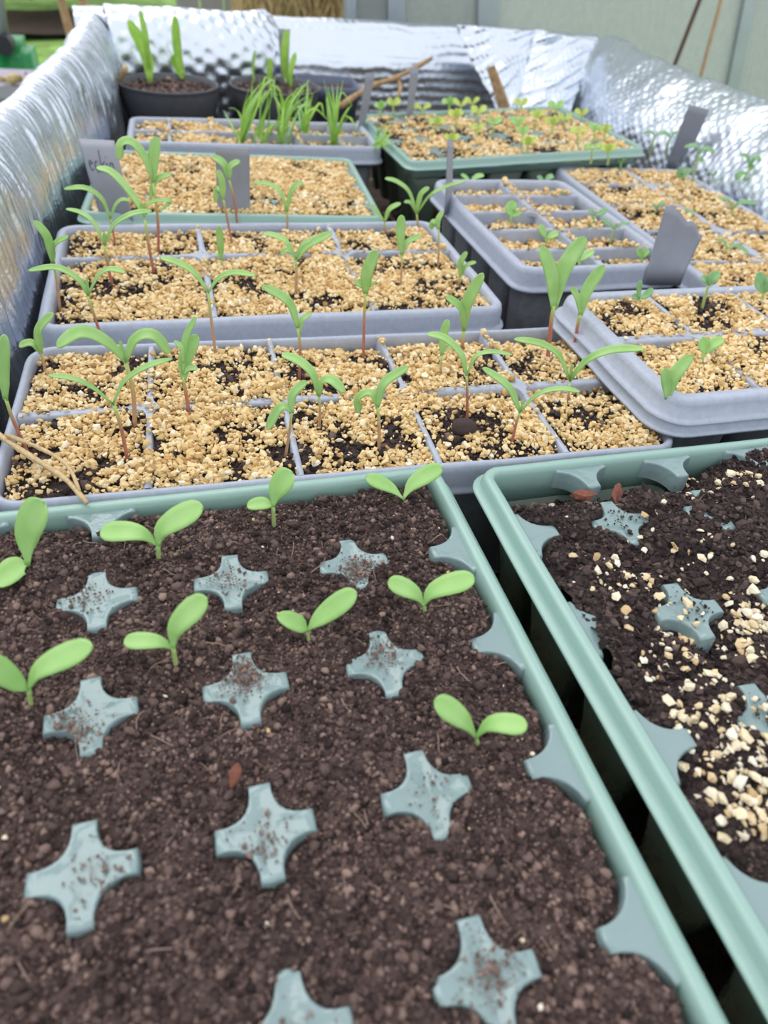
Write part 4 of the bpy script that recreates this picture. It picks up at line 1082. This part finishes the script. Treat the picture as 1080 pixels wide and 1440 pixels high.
hw = [[(.13, .67), (.22, .69)] + arc(.18, .67, .045, .035, 20, 320),                                    # e
      arc(.33, .66, .05, .04, 50, 310),                                                                 # c
      [(.42, .62), (.44, .70), (.46, .78)], [(.545, .70), (.445, .655), (.555, .612)],                     # k
      [(.59, .69), (.585, .63), (.61, .62)], [(.597, .73), (.600, .735)],                               # i
      arc(.70, .655, .045, .035, 40, 330) + [(.745, .69), (.745, .64), (.78, .625)]]                    # a
tag('grey plant tag with pencilled handwriting, leaning against the left foil wall', [(143, 310), (187, 306), (161, 198), (110, 195)], -.003, bow=-.006, strokes=hw, depth_off=(.01, 0))
tag('blank upright grey plant tag in the middle of the grit-buried green tray', [(306, 301), (352, 300), (351, 209), (303, 206)], -.003, bow=.003)
tag('torn wide grey plant tag with ragged top at the front of the narrow tray', [(909, 380), (964, 381), (988, 322), (936, 289)], .006, bow=.002, depth_off=(.008, 0),
    notch=lambda s: (6 if .15 < s < .4 else 0) + (-9 if s > .86 else 0) + 3 * math.sin(s * 19))
tag('grey plant tag leaning on the side foil behind the long tray', [(940, 222), (966, 226), (998, 154), (969, 147)], -.006, depth_off=(-.016, 0))
tag('thin grey plant tag at the rear corner of the twelve-cell tray', [(503, 182), (511, 184), (527, 103), (515, 102)], -.006, depth_off=(.0, .012))
tag('thin grey plant tag edge-on by the far green tray corner', [(571, 173), (578, 174), (589, 95), (577, 94)], -.004, depth_off=(.0, .014))
tag('narrow grey plant tag at the rear corner of the narrow deep tray', [(626, 284), (635, 284), (636, 196), (629, 196)], .004, depth_off=(0, .012))
tag('slim dark grey plant tag standing in the second black pot', [(396, 115), (405, 116), (408, 41), (391, 40)], -.006)

# ================================================================== loose bits
def stalk(name, label, pts, r, mat, cat, z=None, group=None):
    W = [np.array(p) for p in pts]; V, Fc = tube_vf(curve_pts(W, 12), np.linspace(r, r * .7, 12) * (1 + .15 * np.sin(np.arange(12) * 2.1)), 7)
    return props(mesh(name, V, Fc, mat), label, cat, group)


stalk('straw_stalk', 'long dry straw stalk lying over the corner of the wide grey tray', [at(-20, 600, .003), at(40, 640, .004), at(90, 672, .003), at(122, 707, .006)], .0016, M['straw'], 'straw')
stalk('straw_stalk', 'thinner split straw stalk crossing just above the longer one', [at(10, 612, .006), at(60, 632, .006), at(95, 655, .005), at(112, 690, .006)], .0011, M['straw'], 'straw')
stalk('dry_stem', 'dry brown stem lying across the foil behind the far green tray', [at(478, 150, -.01), at(520, 122, .005), at(560, 108, .012), at(607, 82, .022)], .0045, M['wood'], 'stem')
stalk('dry_stem', 'short broken brown stem dangling under the longer dry stem', [at(556, 108, .008), at(563, 122, .004), at(560, 136, -.002)], .0035, M['wood'], 'stem')
stalk('dry_stem', 'tan stalk standing between the corner pot and the foil', [at(176, 95, .02), at(168, 125, -.01), at(180, 158, -.05)], .004, M['straw'], 'stem')
# splintered stake by the foil fold
B = at(697, 150, -.005)
V = [on_plane(*p, B, o) for p, o in (((684, 96), 0), ((694, 92), 0), ((715, 152), -.004), ((702, 155), -.004), ((687, 95), .014), ((696, 92), .014), ((718, 150), .012), ((706, 153), .012))]
props(mesh('wood_stake', V, [(0, 1, 2, 3), (5, 4, 7, 6), (0, 4, 5, 1), (1, 5, 6, 2), (2, 6, 7, 3), (3, 7, 4, 0)], M['wood'], None, False), 'splintered pale wooden stake poking up at the rear foil fold', 'stake')
# bark chips
for lab, (u, v), z, s, a, mt in (('small reddish bark chip below a star in the front soil', (331, 1091), .002, .0035, .3, 'bark'), ('red bark chunk lying at the rear of the cloddy black soil', (868, 694), .002, .006, .8, 'bark'),
                                 ('thicker red-brown bark piece beside the bark chunk at the rim', (818, 696), .002, .006, -.5, 'bark'), ('thin dark wood splinter on soil near the rear rim', (150, 750), .0022, .0055, -.35, 'wood_dark')):
    P = at(u, v, z); V, T, t_ = grains(np.array([[0, 0, 0]], float), np.array([s]), .25, (.35, .4), int(u)); V = V * [1, .3 if mt == 'wood_dark' else .8, 1]
    o = mesh('bark_chip', V, T, M[mt], None, False); o.location = P; o.rotation_euler = (0, .1, a); props(o, lab, 'bark')
# round clod in the wide grey tray
P = at(653, 600, .0); bm = bmesh.new(); bmesh.ops.create_icosphere(bm, subdivisions=3, radius=.0062)
for v in bm.verts: v.co *= 1 + .25 * float(fbm(v.co.x + 1, v.co.y + v.co.z * 1.7, .004, 5))
me = bpy.data.meshes.new('soil_clod'); bm.to_mesh(me); bm.free(); me.materials.append(M['soil_dark']); a = me.attributes.new('tone', 'FLOAT', 'POINT'); a.data.foreach_set('value', np.full(len(me.vertices), .5, np.float32))
me.polygons.foreach_set('use_smooth', [True] * len(me.polygons))
o = bpy.data.objects.new('soil_clod', me); COL.objects.link(o); o.location = P; o.scale = (1.15, .9, .75); props(o, 'round dark soil clod under the thin arching seedling', 'clod')

# ================================================================== foil-lined bed
def loft(path, prof, ds=.003, dp=.003, quilt=None, side=1):
    """path: (x, y) along the wall; prof: (d, z), d measured towards the inside of the bed"""
    P = np.array(path, float); seg = np.r_[0, np.cumsum(np.linalg.norm(np.diff(P, axis=0), axis=1))]; n = max(4, int(seg[-1] / ds)); s = np.linspace(0, seg[-1], n)
    C = curve_pts(P, 400); cs = np.r_[0, np.cumsum(np.linalg.norm(np.diff(C, axis=0), axis=1))]; s = np.linspace(0, cs[-1], n)
    X = np.c_[np.interp(s, cs, C[:, 0]), np.interp(s, cs, C[:, 1])]
    T = np.gradient(X, axis=0); T /= np.linalg.norm(T, axis=1)[:, None]; N = np.c_[T[:, 1], -T[:, 0]] * side
    Q = np.array(prof, float); C2 = curve_pts(Q, 200); qs = np.r_[0, np.cumsum(np.linalg.norm(np.diff(C2, axis=0), axis=1))]; m = max(4, int(qs[-1] / dp)); t = np.linspace(0, qs[-1], m)
    D = np.interp(t, qs, C2[:, 0]); Z = np.interp(t, qs, C2[:, 1])
    G = np.zeros((n, m, 3)); G[..., 0] = X[:, None, 0] + N[:, None, 0] * D; G[..., 1] = X[:, None, 1] + N[:, None, 1] * D; G[..., 2] = Z[None]
    A = np.gradient(G, axis=0); Bv = np.gradient(G, axis=1); nm = np.cross(A, Bv); nm /= np.linalg.norm(nm, axis=2)[..., None] + 1e-12
    if quilt is not None:
        S, Tt = np.meshgrid(s, t, indexing='ij'); G = G + nm * quilt(S, Tt)[..., None]
    return G.reshape(-1, 3), grid_faces(n, m)


def bubbles(pitch, amp, wr, wscale, seed, rows=False, stretch=1.0):
    def q(S, T):
        k = 2 * PI / pitch; S, T = S + pitch * .9 * fbm(S, T, pitch * 2.6, seed + 31), T + pitch * .9 * fbm(S, T, pitch * 2.6, seed + 47)
        if rows:
            h = np.abs(np.sin(T * k * .5)) ** .7 * (.5 + .5 * np.abs(np.sin(S * k * .5 + np.floor(T / pitch) * PI / 2)))
        else:
            h = (np.cos(S * k / stretch) + np.cos(.5 * k * S / stretch + .866 * k * T) + np.cos(.5 * k * S / stretch - .866 * k * T)) / 3
        return amp * h * (.6 + .8 * vn(S, T, pitch * 6, seed + 3)) + wr * fbm(S, T, wscale, seed, 4)
    return q


def brushed(amp, wr, seed):
    """fine strands running up the slope, as the squashed bubble rows read on the side wall"""
    def q(S, T):
        return amp * 2 * fbm(S, T * .16, .006, seed, 3) + wr * fbm(S, T, .05, seed + 5, 3) + amp * .5 * np.cos(S * 2 * PI / .009) * (.4 + vn(S, T, .03, seed + 8))
    return q


PL = [(-.128, -.42), (-.128, -.15), (-.126, .03), (-.100, .11), (-.068, .19), (-.0585, .26), (-.0575, .33), (-.056, .41), (-.0475, .50), (-.034, .62), (-.020, .76), (-.012, .90), (-.008, 1.04)]
V, Fc = loft(PL, [(-.046, -.46), (-.046, -.2), (-.046, .02), (-.041, .050), (-.030, .063), (-.018, .062), (-.009, .052), (-.003, .037), (.0012, .012), (.003, -.03), (.003, -.11)], .0022, .003, brushed(.0021, .010, 3), 1)
props(mesh('foil_lining', V, Fc, M['foil'], solid=.0015), 'crinkled silver foil lining draped over the left side of the bed', 'foil')
PB = [(-.06, 1.045), (.05, 1.05), (.22, 1.07), (.38, 1.085), (.55, 1.10), (.70, 1.09), (.80, 1.08)]
V, Fc = loft(PB, [(-.070, -.46), (-.070, -.2), (-.070, .03), (-.062, .058), (-.045, .0655), (-.030, .058), (-.008, .024), (.0, .012), (.001, -.03), (.001, -.11)], .0032, .0026, bubbles(.0135, .0019, .004, .06, 11, rows=True), 1)
props(mesh('foil_lining', V, Fc, M['foil'], solid=.0015), 'silver bubble foil with scalloped rows covering the rear wall of the bed', 'foil')
PRr = [(.750, 1.12), (.722, .98), (.694, .84), (.683, .72), (.672, .60), (.658, .48), (.643, .36), (.64, .10), (.64, -.15), (.64, -.42)]
V, Fc = loft(PRr, [(-.100, -.46), (-.100, -.2), (-.100, .03), (-.092, .056), (-.075, .066), (-.055, .062), (-.035, .046), (-.012, .015), (-.003, -.01), (0, -.05), (0, -.11)], .0032, .003, bubbles(.0105, .0016, .012, .045, 17), 1)
props(mesh('foil_lining', V, Fc, M['foil'], solid=.0015), 'silver quilted bubble foil sloping down the right side of the bed', 'foil')
# loose flap over the rear corner
V, Fc = loft([(-.012, 1.010), (.06, 1.020), (.14, 1.030), (.20, 1.046), (.235, 1.066)], [(-.060, .060), (-.045, .071), (-.030, .070), (-.008, .052), (.006, .02), (.006, -.03), (.004, -.075)], .0028, .0028, bubbles(.017, .0020, .006, .05, 23), 1)
props(mesh('foil_flap', V, Fc, M['foil'], solid=.0012), 'loose diamond-quilted foil flap hanging behind the corner pot', 'foil')
# folded corner pieces on the rear right
def fold_sheet(label, px, ys, seed, nU=56, nV=56):
    q = [aty(u, v, y) for (u, v), y in zip(px, ys)]; V = []
    for i in range(nU):
        for j in range(nV):
            s, t = i / (nU - 1), j / (nV - 1); p = q[0] * (1 - s) * (1 - t) + q[1] * s * (1 - t) + q[2] * s * t + q[3] * (1 - s) * t
            f = .034 * float(fbm(s * .16 + seed + .3 * t, t * .12, .05, seed, 4)) + .0012 * math.cos(s * 75 + t * 20) * math.cos(t * 55)
            V.append(p + np.array([f * .3, -abs(f) * 1.0 - .014 * math.sin(PI * s), 0]))
    return props(mesh('foil_fold', V, grid_faces(nU, nV), M['foil'], solid=.0012), label, 'foil')


fold_sheet('triangular foil fold hanging beside the wooden stake', [(636, 33), (766, 42), (722, 160), (700, 160)], [1.085, 1.085, 1.00, 1.00], 3)
fold_sheet('crumpled foil fold in the rear right bed corner', [(752, 40), (836, 56), (800, 160), (722, 158)], [1.08, 1.06, .98, 1.0], 9)

# boards under the foil and the floor of the bed (setting)
def struct(o): o['kind'] = 'structure'; return o


def wall_boards(name, path, d0, d1, z0, z1, side=1):
    V, Fc = loft(path, [(d0, z0), (d0, (z0 + z1) / 2), (d0, z1)], .08, .2, None, side); n = len(V) // (len(V) // 1)
    V2, F2 = loft(path, [(d1, z0), (d1, (z0 + z1) / 2), (d1, z1)], .08, .2, None, side); mb = MB(); mb.add(V, Fc); mb.add(V2, F2)
    k = len(V); m = 4; nn = k // m
    mb.f += [(i * m + m - 1, (i + 1) * m + m - 1, k + (i + 1) * m + m - 1, k + i * m + m - 1) for i in range(nn - 1)]
    return struct(mesh(name, mb.v, mb.f, M['board'], None, False))


wall_boards('wall_left', PL, -.036, -.014, -.5, .040)
wall_boards('wall_back', PB, -.060, -.042, -.5, .040)
wall_boards('wall_right', PRr, -.092, -.066, -.5, .040)
V = [(-.14, -.45, -.104), (.66, -.45, -.104), (.70, 1.10, -.104), (-.05, 1.10, -.104)]
struct(mesh('floor', V + [(x, y, -.5) for x, y, z in V], [(0, 1, 2, 3), (0, 4, 5, 1), (3, 2, 6, 7), (0, 3, 7, 4), (1, 5, 6, 2)], M['bed_floor'], None, False))
# straw litter on the bed floor
mb = MB(); r2 = random.Random(9)
for _ in range(420):
    x = r2.choice([r2.uniform(.145, .185), r2.uniform(.145, .185), r2.uniform(.0, .62)]); y = r2.uniform(-.28, .08) if x < .19 else r2.uniform(.2, 1.0); a = r2.uniform(0, PI); L = r2.uniform(.012, .04); z = -.101 + r2.uniform(0, .006)
    V, Fc = tube_vf([(x - L * math.cos(a), y - L * math.sin(a), z), (x, y, z + r2.uniform(-.001, .004)), (x + L * math.cos(a), y + L * math.sin(a), z)], [.0012, .0013, .001], 5); mb.add(V, Fc)
props(mesh('straw_litter', mb.v, mb.f, M['straw']), 'dry straw litter on the bed floor in the gaps between trays', 'straw', None, 'stuff')

# ================================================================== beyond the bed
M['lawn'] = plain('lawn_grass', (.22, .37, .09), .9, .2, 0, 9, .6, .03, .45)
M['frame'] = plain('aluminium_frame', (.42, .46, .52), .35, .5, .6, 20, .05, .001, .05)
M['poly'] = leafy('twin_wall_polycarbonate', (.66, .69, .70), (.72, .74, .74), .55)
_nt = M['poly'].node_tree; _tr = _nt.nodes.new('ShaderNodeBsdfTransparent'); _mx = _nt.nodes.new('ShaderNodeMixShader'); _mx.inputs[0].default_value = .78
_src = _nt.nodes['Material Output'].inputs['Surface'].links[0].from_socket
link(_nt, _tr.outputs[0], _mx.inputs[1]); link(_nt, _src, _mx.inputs[2]); link(_nt, _mx.outputs[0], _nt.nodes['Material Output'].inputs['Surface'])
M['mach'] = plain('green_machine_plastic', (.02, .30, .09), .35, .5, 0, 40, .05, .001, .08)
M['tube'] = plain('grey_painted_tube', (.30, .33, .36), .4)
M['black'] = plain('black_plastic', (.02, .022, .03), .5)
M['crate'] = plain('lilac_grey_plastic', (.37, .35, .43), .5, .4, 0, 30, .1, .001, .08)
M['bush'] = leafy('garden_foliage', (.24, .42, .10), (.46, .58, .22), .3)
M['cane'] = plain('bamboo_cane', (.50, .31, .18), .6, .3, 0, 60, .3, .001, .2)
M['cane_dark'] = plain('dark_cane', (.11, .055, .04), .6)
M['shed'] = plain('grey_shed_boards', (.34, .32, .34), .7, .3, 0, 12, .2, .003, .12)
g0 = -.5
V = [(-9, -4, g0), (14, -4, g0), (14, 26, g0), (-9, 26, g0)]
struct(mesh('ground', V, [(0, 1, 2, 3)], M['lawn'], None, False))
# polycarbonate greenhouse wall standing behind the bed, slightly turned
YW = 1.42


def gw(u, v, y=YW): return aty(u, v, y)


def post(name, u0, u1, u0t, u1t, y, th=.03):
    """upright frame bar between pixel columns (bottom at row 200, top at row 0), run down to the ground and up 1.6 m"""
    a, b = aty(u0, 120, y), aty(u1, 120, y); c, d = aty(u0t, 0, y), aty(u1t, 0, y)
    def ext(p, q, z): return p + (q - p) * ((z - p[2]) / (q[2] - p[2]))
    V = []
    for z in (g0, 1.2):
        for p, q in ((a, c), (b, d)):
            e = ext(p, q, z); V += [e, e + np.array([0, th, 0])]
    # order: z0: a, a', b, b' ; z1: a, a', b, b'
    return struct(mesh(name, V, [(0, 2, 6, 4), (1, 5, 7, 3), (0, 4, 5, 1), (2, 3, 7, 6), (4, 6, 7, 5), (0, 1, 3, 2)], M['frame'], None, False)), a, b, c, d


def pane(name, uL, uR, uLt, uRt, y):
    a, b, c, d = aty(uL, 120, y), aty(uR, 120, y), aty(uRt, 0, y), aty(uLt, 0, y)
    def ext(p, q, z): return p + (q - p) * ((z - p[2]) / (q[2] - p[2]))
    A, B_, C_, D_ = ext(a, d, g0 + .05), ext(b, c, g0 + .05), ext(b, c, 1.15), ext(a, d, 1.15)
    n = 60; V = []
    for k in range(n + 1):
        s = k / n; o = np.array([0, .0012 * (k % 2), 0])
        lo, hi = A + (B_ - A) * s + o, D_ + (C_ - D_) * s + o
        V += [lo, hi, lo + np.array([0, .010, 0]), hi + np.array([0, .010, 0])]
    Fc = []
    for k in range(n):
        i = 4 * k; Fc += [(i, i + 4, i + 5, i + 1), (i + 2, i + 3, i + 7, i + 6), (i, i + 1, i + 3, i + 2)]
    return struct(mesh(name, V, Fc, M['poly'], None, False))


for k, (u0, u1, t0, t1) in enumerate(((486, 500, 487, 501), (547, 571, 546, 570), (671, 700, 673, 702), (1024, 1040, 1048, 1064))):
    post(f'trim_{k + 1}', u0, u1, t0, t1, YW)
pane('window_1', 499, 548, 500, 547, YW + .008)
pane('window_2', 570, 672, 569, 674, YW + .008)
pane('window_3', 699, 1025, 701, 1049, YW + .008)
pane('window_4', 1039, 1240, 1063, 1290, YW + .008)
# boarded wall between garden and greenhouse
a, b = aty(248, 20, 2.3), aty(350, 20, 2.3)
mb = MB()
for i in range(3):
    x0 = a[0] + (b[0] - a[0]) * i / 3; mb.box(x0 + .003, a[0] + (b[0] - a[0]) * (i + 1) / 3 - .003, 2.30, 2.33, g0, 1.1)
struct(mesh('wall_shed', mb.v, mb.f, M['shed'], None, False))

# straw bale
a, b = aty(343, 20, 1.75), aty(488, 20, 1.75); zt = .16
root = empty('straw_bale', ((a[0] + b[0]) / 2, 1.9, g0), (0, 0, 0), 'compressed straw bale standing behind the rear foil wall', 'straw bale')
w = (b[0] - a[0]) / 2; bm = bmesh.new(); bmesh.ops.create_cube(bm, size=1)
for v in bm.verts: v.co = Vector((v.co.x * 2 * w, v.co.y * .34, (v.co.z + .5) * .72))
bmesh.ops.bevel(bm, geom=bm.edges[:], offset=.03, segments=3, affect='EDGES'); bmesh.ops.subdivide_edges(bm, edges=bm.edges[:], cuts=4, use_grid_fill=True)
for v in bm.verts: v.co += v.normal * (.02 * float(fbm(v.co.x * 1.0 + v.co.y, v.co.z, .05, 4)))
me = bpy.data.meshes.new('bale_body'); bm.to_mesh(me); bm.free(); M['bale'] = plain('packed_straw', (.40, .27, .14), .9, .2, 0, 45, .6, .01, .35); me.materials.append(M['bale'])
o = bpy.data.objects.new('bale_body', me); COL.objects.link(o); o.parent = root
mb = MB(); r3 = random.Random(3)
for _ in range(650):
    x = r3.uniform(-w, w); z = r3.uniform(.05, .7); L = r3.uniform(.03, .09); a_ = r3.uniform(-.5, .5)
    V, Fc = tube_vf([(x, -.172 + r3.uniform(-.006, .004), z), (x + L * math.sin(a_), -.172 + r3.uniform(-.014, .0), z + L * math.cos(a_))], [.0022, .0016], 4); mb.add(V, Fc)
props(mesh('loose_straw', mb.v, mb.f, M['straw'], root), None, None, None, 'stuff')

# canes in front of the polycarbonate
def cane(name, label, p0, p1, y, r, mat):
    a, b = aty(*p0, y), aty(*p1, y); d = (b - a) / (b[2] - a[2]); lo, hi = a + d * (g0 - a[2]), a + d * (.9 - a[2])
    P = curve_pts([lo, (lo + hi) / 2, hi], 16); R = [r * (1.25 if i % 4 == 0 else 1) for i in range(16)]
    V, Fc = tube_vf(P, R, 8); return props(mesh(name, V, Fc, mat), label, 'cane')


cane('garden_cane', 'dark brown cane leaning before the greenhouse pane', (950, 88), (984, 0), 1.22, .0042, M['cane_dark'])
cane('garden_cane', 'pale thin reddish cane beside the dark one at the greenhouse pane', (986, 105), (1014, 0), 1.26, .0036, M['cane'])
cane('bamboo_stake', 'bamboo stake standing before the dark flower bed', (100, 50), (86, 0), 2.2, .010, M['cane'])
cane('bamboo_stake', 'bamboo stake further off, only its tip over the foil corner', (122, 20), (116, 0), 2.6, .011, M['cane'])

# flower bed with plants
def gr(u, v, z=g0): return at(u, v, z)


a, b, c, d = gr(-60, 62), gr(190, 54), gr(240, 26), gr(-60, 24)
nU, nV = 40, 14; V = []
for i in range(nU):
    for j in range(nV):
        s, t = i / (nU - 1), j / (nV - 1); p = a * (1 - s) * (1 - t) + b * s * (1 - t) + c * s * t + d * (1 - s) * t
        V.append(p + np.array([0, 0, .035 + .08 * math.sin(PI * t) * math.sin(PI * min(1, s * 6)) ** .3 * (math.sin(PI * s) ** .2) + .06 * float(fbm(p[0], p[1], .4, 3))]))
props(mesh('flower_bed_soil', V, grid_faces(nU, nV), M['bed_floor']), 'dark bare soil of the garden flower bed beyond the lawn strip', 'soil', None, 'stuff')


def bush(label, px, size, h, seed, n=170):
    B = gr(*px); B[2] += .14; root = empty('garden_plant', B, (0, 0, 0), label, 'plant', 'plants in the garden flower bed'); r = random.Random(seed); mb = MB()
    for _ in range(n):
        a_ = r.uniform(0, 2 * PI); e = r.uniform(.1, 1.4); q = r.uniform(.4, 1); p = np.array([math.cos(a_) * math.cos(e) * size * q, math.sin(a_) * math.cos(e) * size * q, math.sin(e) * h * q])
        t = p / (np.linalg.norm(p) + 1e-6) + np.array([r.uniform(-.5, .5), r.uniform(-.5, .5), r.uniform(-.3, .5)]); t /= np.linalg.norm(t); sd = np.cross(t, [r.uniform(-1, 1), r.uniform(-1, 1), 1]); sd /= np.linalg.norm(sd); L = size * .38
        up = np.cross(sd, t) * L * .12
        mb.add([p, p + t * L * .5 + sd * L * .25 + up, p + t * L, p + t * L * .5 - sd * L * .25 + up], [(0, 1, 2, 3)])
    mesh('foliage', mb.v, mb.f, M['bush'], root)
    V, Fc = tube_vf([(0, 0, .0), (0, 0, h * .6)], [size * .06, size * .03], 6); mesh('stem', V, Fc, M['cane'], root)


for i, (lab, px, s, h) in enumerate((('leafy plant in the flower bed close to the photo edge', (52, 40), .24, .3), ('leafy plant in the flower bed behind the bamboo stakes', (120, 38), .26, .36),
                                     ('pale bush beyond the flower bed near the photo edge', (30, 14), .55, .4), ('broad pale bush beyond the flower bed above the foil corner', (150, 10), .6, .4))):
    bush(lab, px, s, h, 20 + i)

# lilac-grey crate outside the bed
p = at(-20, 97, -.13); q = at(-20, 119, -.13)
yb, yf = p[1], q[1]; x1 = at(62, 97, -.13)[0]; x0 = x1 - .42
root = empty('storage_crate', ((x0 + x1) / 2, (yb + yf) / 2, g0), (0, 0, 0), 'lilac-grey plastic crate standing on the lawn outside the bed', 'crate')
mb = MB(); W_, D_ = x1 - x0, yb - yf; H = -.13 - g0
mb.box(-W_ / 2, W_ / 2, -D_ / 2, D_ / 2, 0, H - .02, tx=.02, ty=.02)
mesh('crate_body', mb.v, mb.f, M['crate'], root, False)
mb = MB(); mb.box(-W_ / 2 - .012, W_ / 2 + .012, -D_ / 2 - .012, D_ / 2 + .012, H - .022, H); mb.box(-W_ / 2 + .03, W_ / 2 - .03, -D_ / 2 + .03, D_ / 2 - .03, H, H + .006)
mesh('crate_lid', mb.v, mb.f, M['crate'], root, False)
P = at(18, 111, -.118); V, T, t_ = grains(np.array([[0, 0, 0], [.022, .01, -.002], [-.02, .004, -.002]], float), np.array([.02, .012, .011]), .3, (.4, .6), 5)
o = mesh('sand_lump', V, T, M['straw'], None); o.location = P; props(o, 'small tan lump of dirt lying on the lilac-grey crate lid', 'dirt', None, 'stuff')

# green garden machine behind the crate
y = p[1] + .32; c = aty(8, 84, y)
root = empty('garden_machine', (c[0], y, g0), (0, 0, 0), 'green plastic garden machine with grey tube handle behind the crate', 'machine')
a = aty(-60, 80, y); b = aty(41, 80, y); zt = aty(20, 63, y)[2]; bm = bmesh.new(); bmesh.ops.create_cube(bm, size=1)
for v in bm.verts: v.co = Vector((v.co.x * (b[0] - a[0]) + (a[0] + b[0]) / 2 - c[0], v.co.y * .2 + .08, (v.co.z + .5) * (zt - g0 - .02) + .02))
bmesh.ops.bevel(bm, geom=bm.edges[:], offset=.022, segments=4, affect='EDGES'); me = bpy.data.meshes.new('machine_body'); bm.to_mesh(me); bm.free(); me.materials.append(M['mach']); me.polygons.foreach_set('use_smooth', [True] * len(me.polygons))
o = bpy.data.objects.new('machine_body', me); COL.objects.link(o); o.parent = root
j = aty(6, 61, y - .03); V, Fc = tube_vf([j + np.array([0, -.03, 0]), j + np.array([0, .03, 0])], [.022, .022], 20); mesh('joint', V, Fc, M['black'], root, False, (c[0], y, g0))
t0 = aty(6, 58, y - .02); t1 = aty(-6, -30, y - .02); V, Fc = tube_vf([t0, t1, t1 + (t1 - t0)], [.013, .013, .013], 12); mesh('handle_tube', V, Fc, M['tube'], root, True, (c[0], y, g0))

# ================================================================== camera
cam = bpy.data.cameras.new('camera'); co = bpy.data.objects.new('camera', cam); COL.objects.link(co)
cam.sensor_fit = 'VERTICAL'; cam.sensor_height = 36; cam.sensor_width = 27; cam.lens = 36 * F_PX / 1440
Rm = Matrix(((CR[0][0], -CR[1][0], -CR[2][0], CC[0]), (CR[0][1], -CR[1][1], -CR[2][1], CC[1]), (CR[0][2], -CR[1][2], -CR[2][2], CC[2]), (0, 0, 0, 1)))
co.matrix_world = Rm; cam.clip_start = .01; cam.clip_end = 200
cam.dof.use_dof = True; cam.dof.focus_distance = .335; cam.dof.aperture_fstop = 9.5
SC.camera = co

# ================================================================== light: bright overcast sky and a soft veiled sun
w = bpy.data.worlds.new('overcast_sky'); SC.world = w; w.use_nodes = True; nt = w.node_tree; bg = nt.nodes['Background']
tc = nt.nodes.new('ShaderNodeTexCoord'); sx = nt.nodes.new('ShaderNodeSeparateXYZ'); link(nt, tc.outputs['Generated'], sx.inputs[0])
rp = ramp(nt, [(.0, (.6, .64, .66)), (.47, (.80, .85, .89)), (.54, (.95, 1.0, 1.07)), (1.0, (.98, 1.0, 1.05))])
mp = nt.nodes.new('ShaderNodeMapRange'); mp.inputs['From Min'].default_value = -1; mp.inputs['From Max'].default_value = 1
link(nt, sx.outputs['Z'], mp.inputs['Value']); link(nt, mp.outputs['Result'], rp.inputs['Fac']); link(nt, rp.outputs['Color'], bg.inputs['Color']); bg.inputs['Strength'].default_value = 1.0
sun = bpy.data.lights.new('sun', 'SUN'); so = bpy.data.objects.new('sun', sun); COL.objects.link(so); sun.energy = 1.1; sun.angle = math.radians(50); sun.color = (1, .97, .92)
so.rotation_euler = (math.radians(-28), math.radians(-18), 0)
SC.view_settings.view_transform = 'Standard'; SC.view_settings.look = 'None'; SC.view_settings.gamma = 1; SC.view_settings.exposure = 0.22
try:
    SC.view_settings.use_curve_mapping = False
except Exception: pass
SC.cycles.max_bounces = 8; SC.cycles.transparent_max_bounces = 12
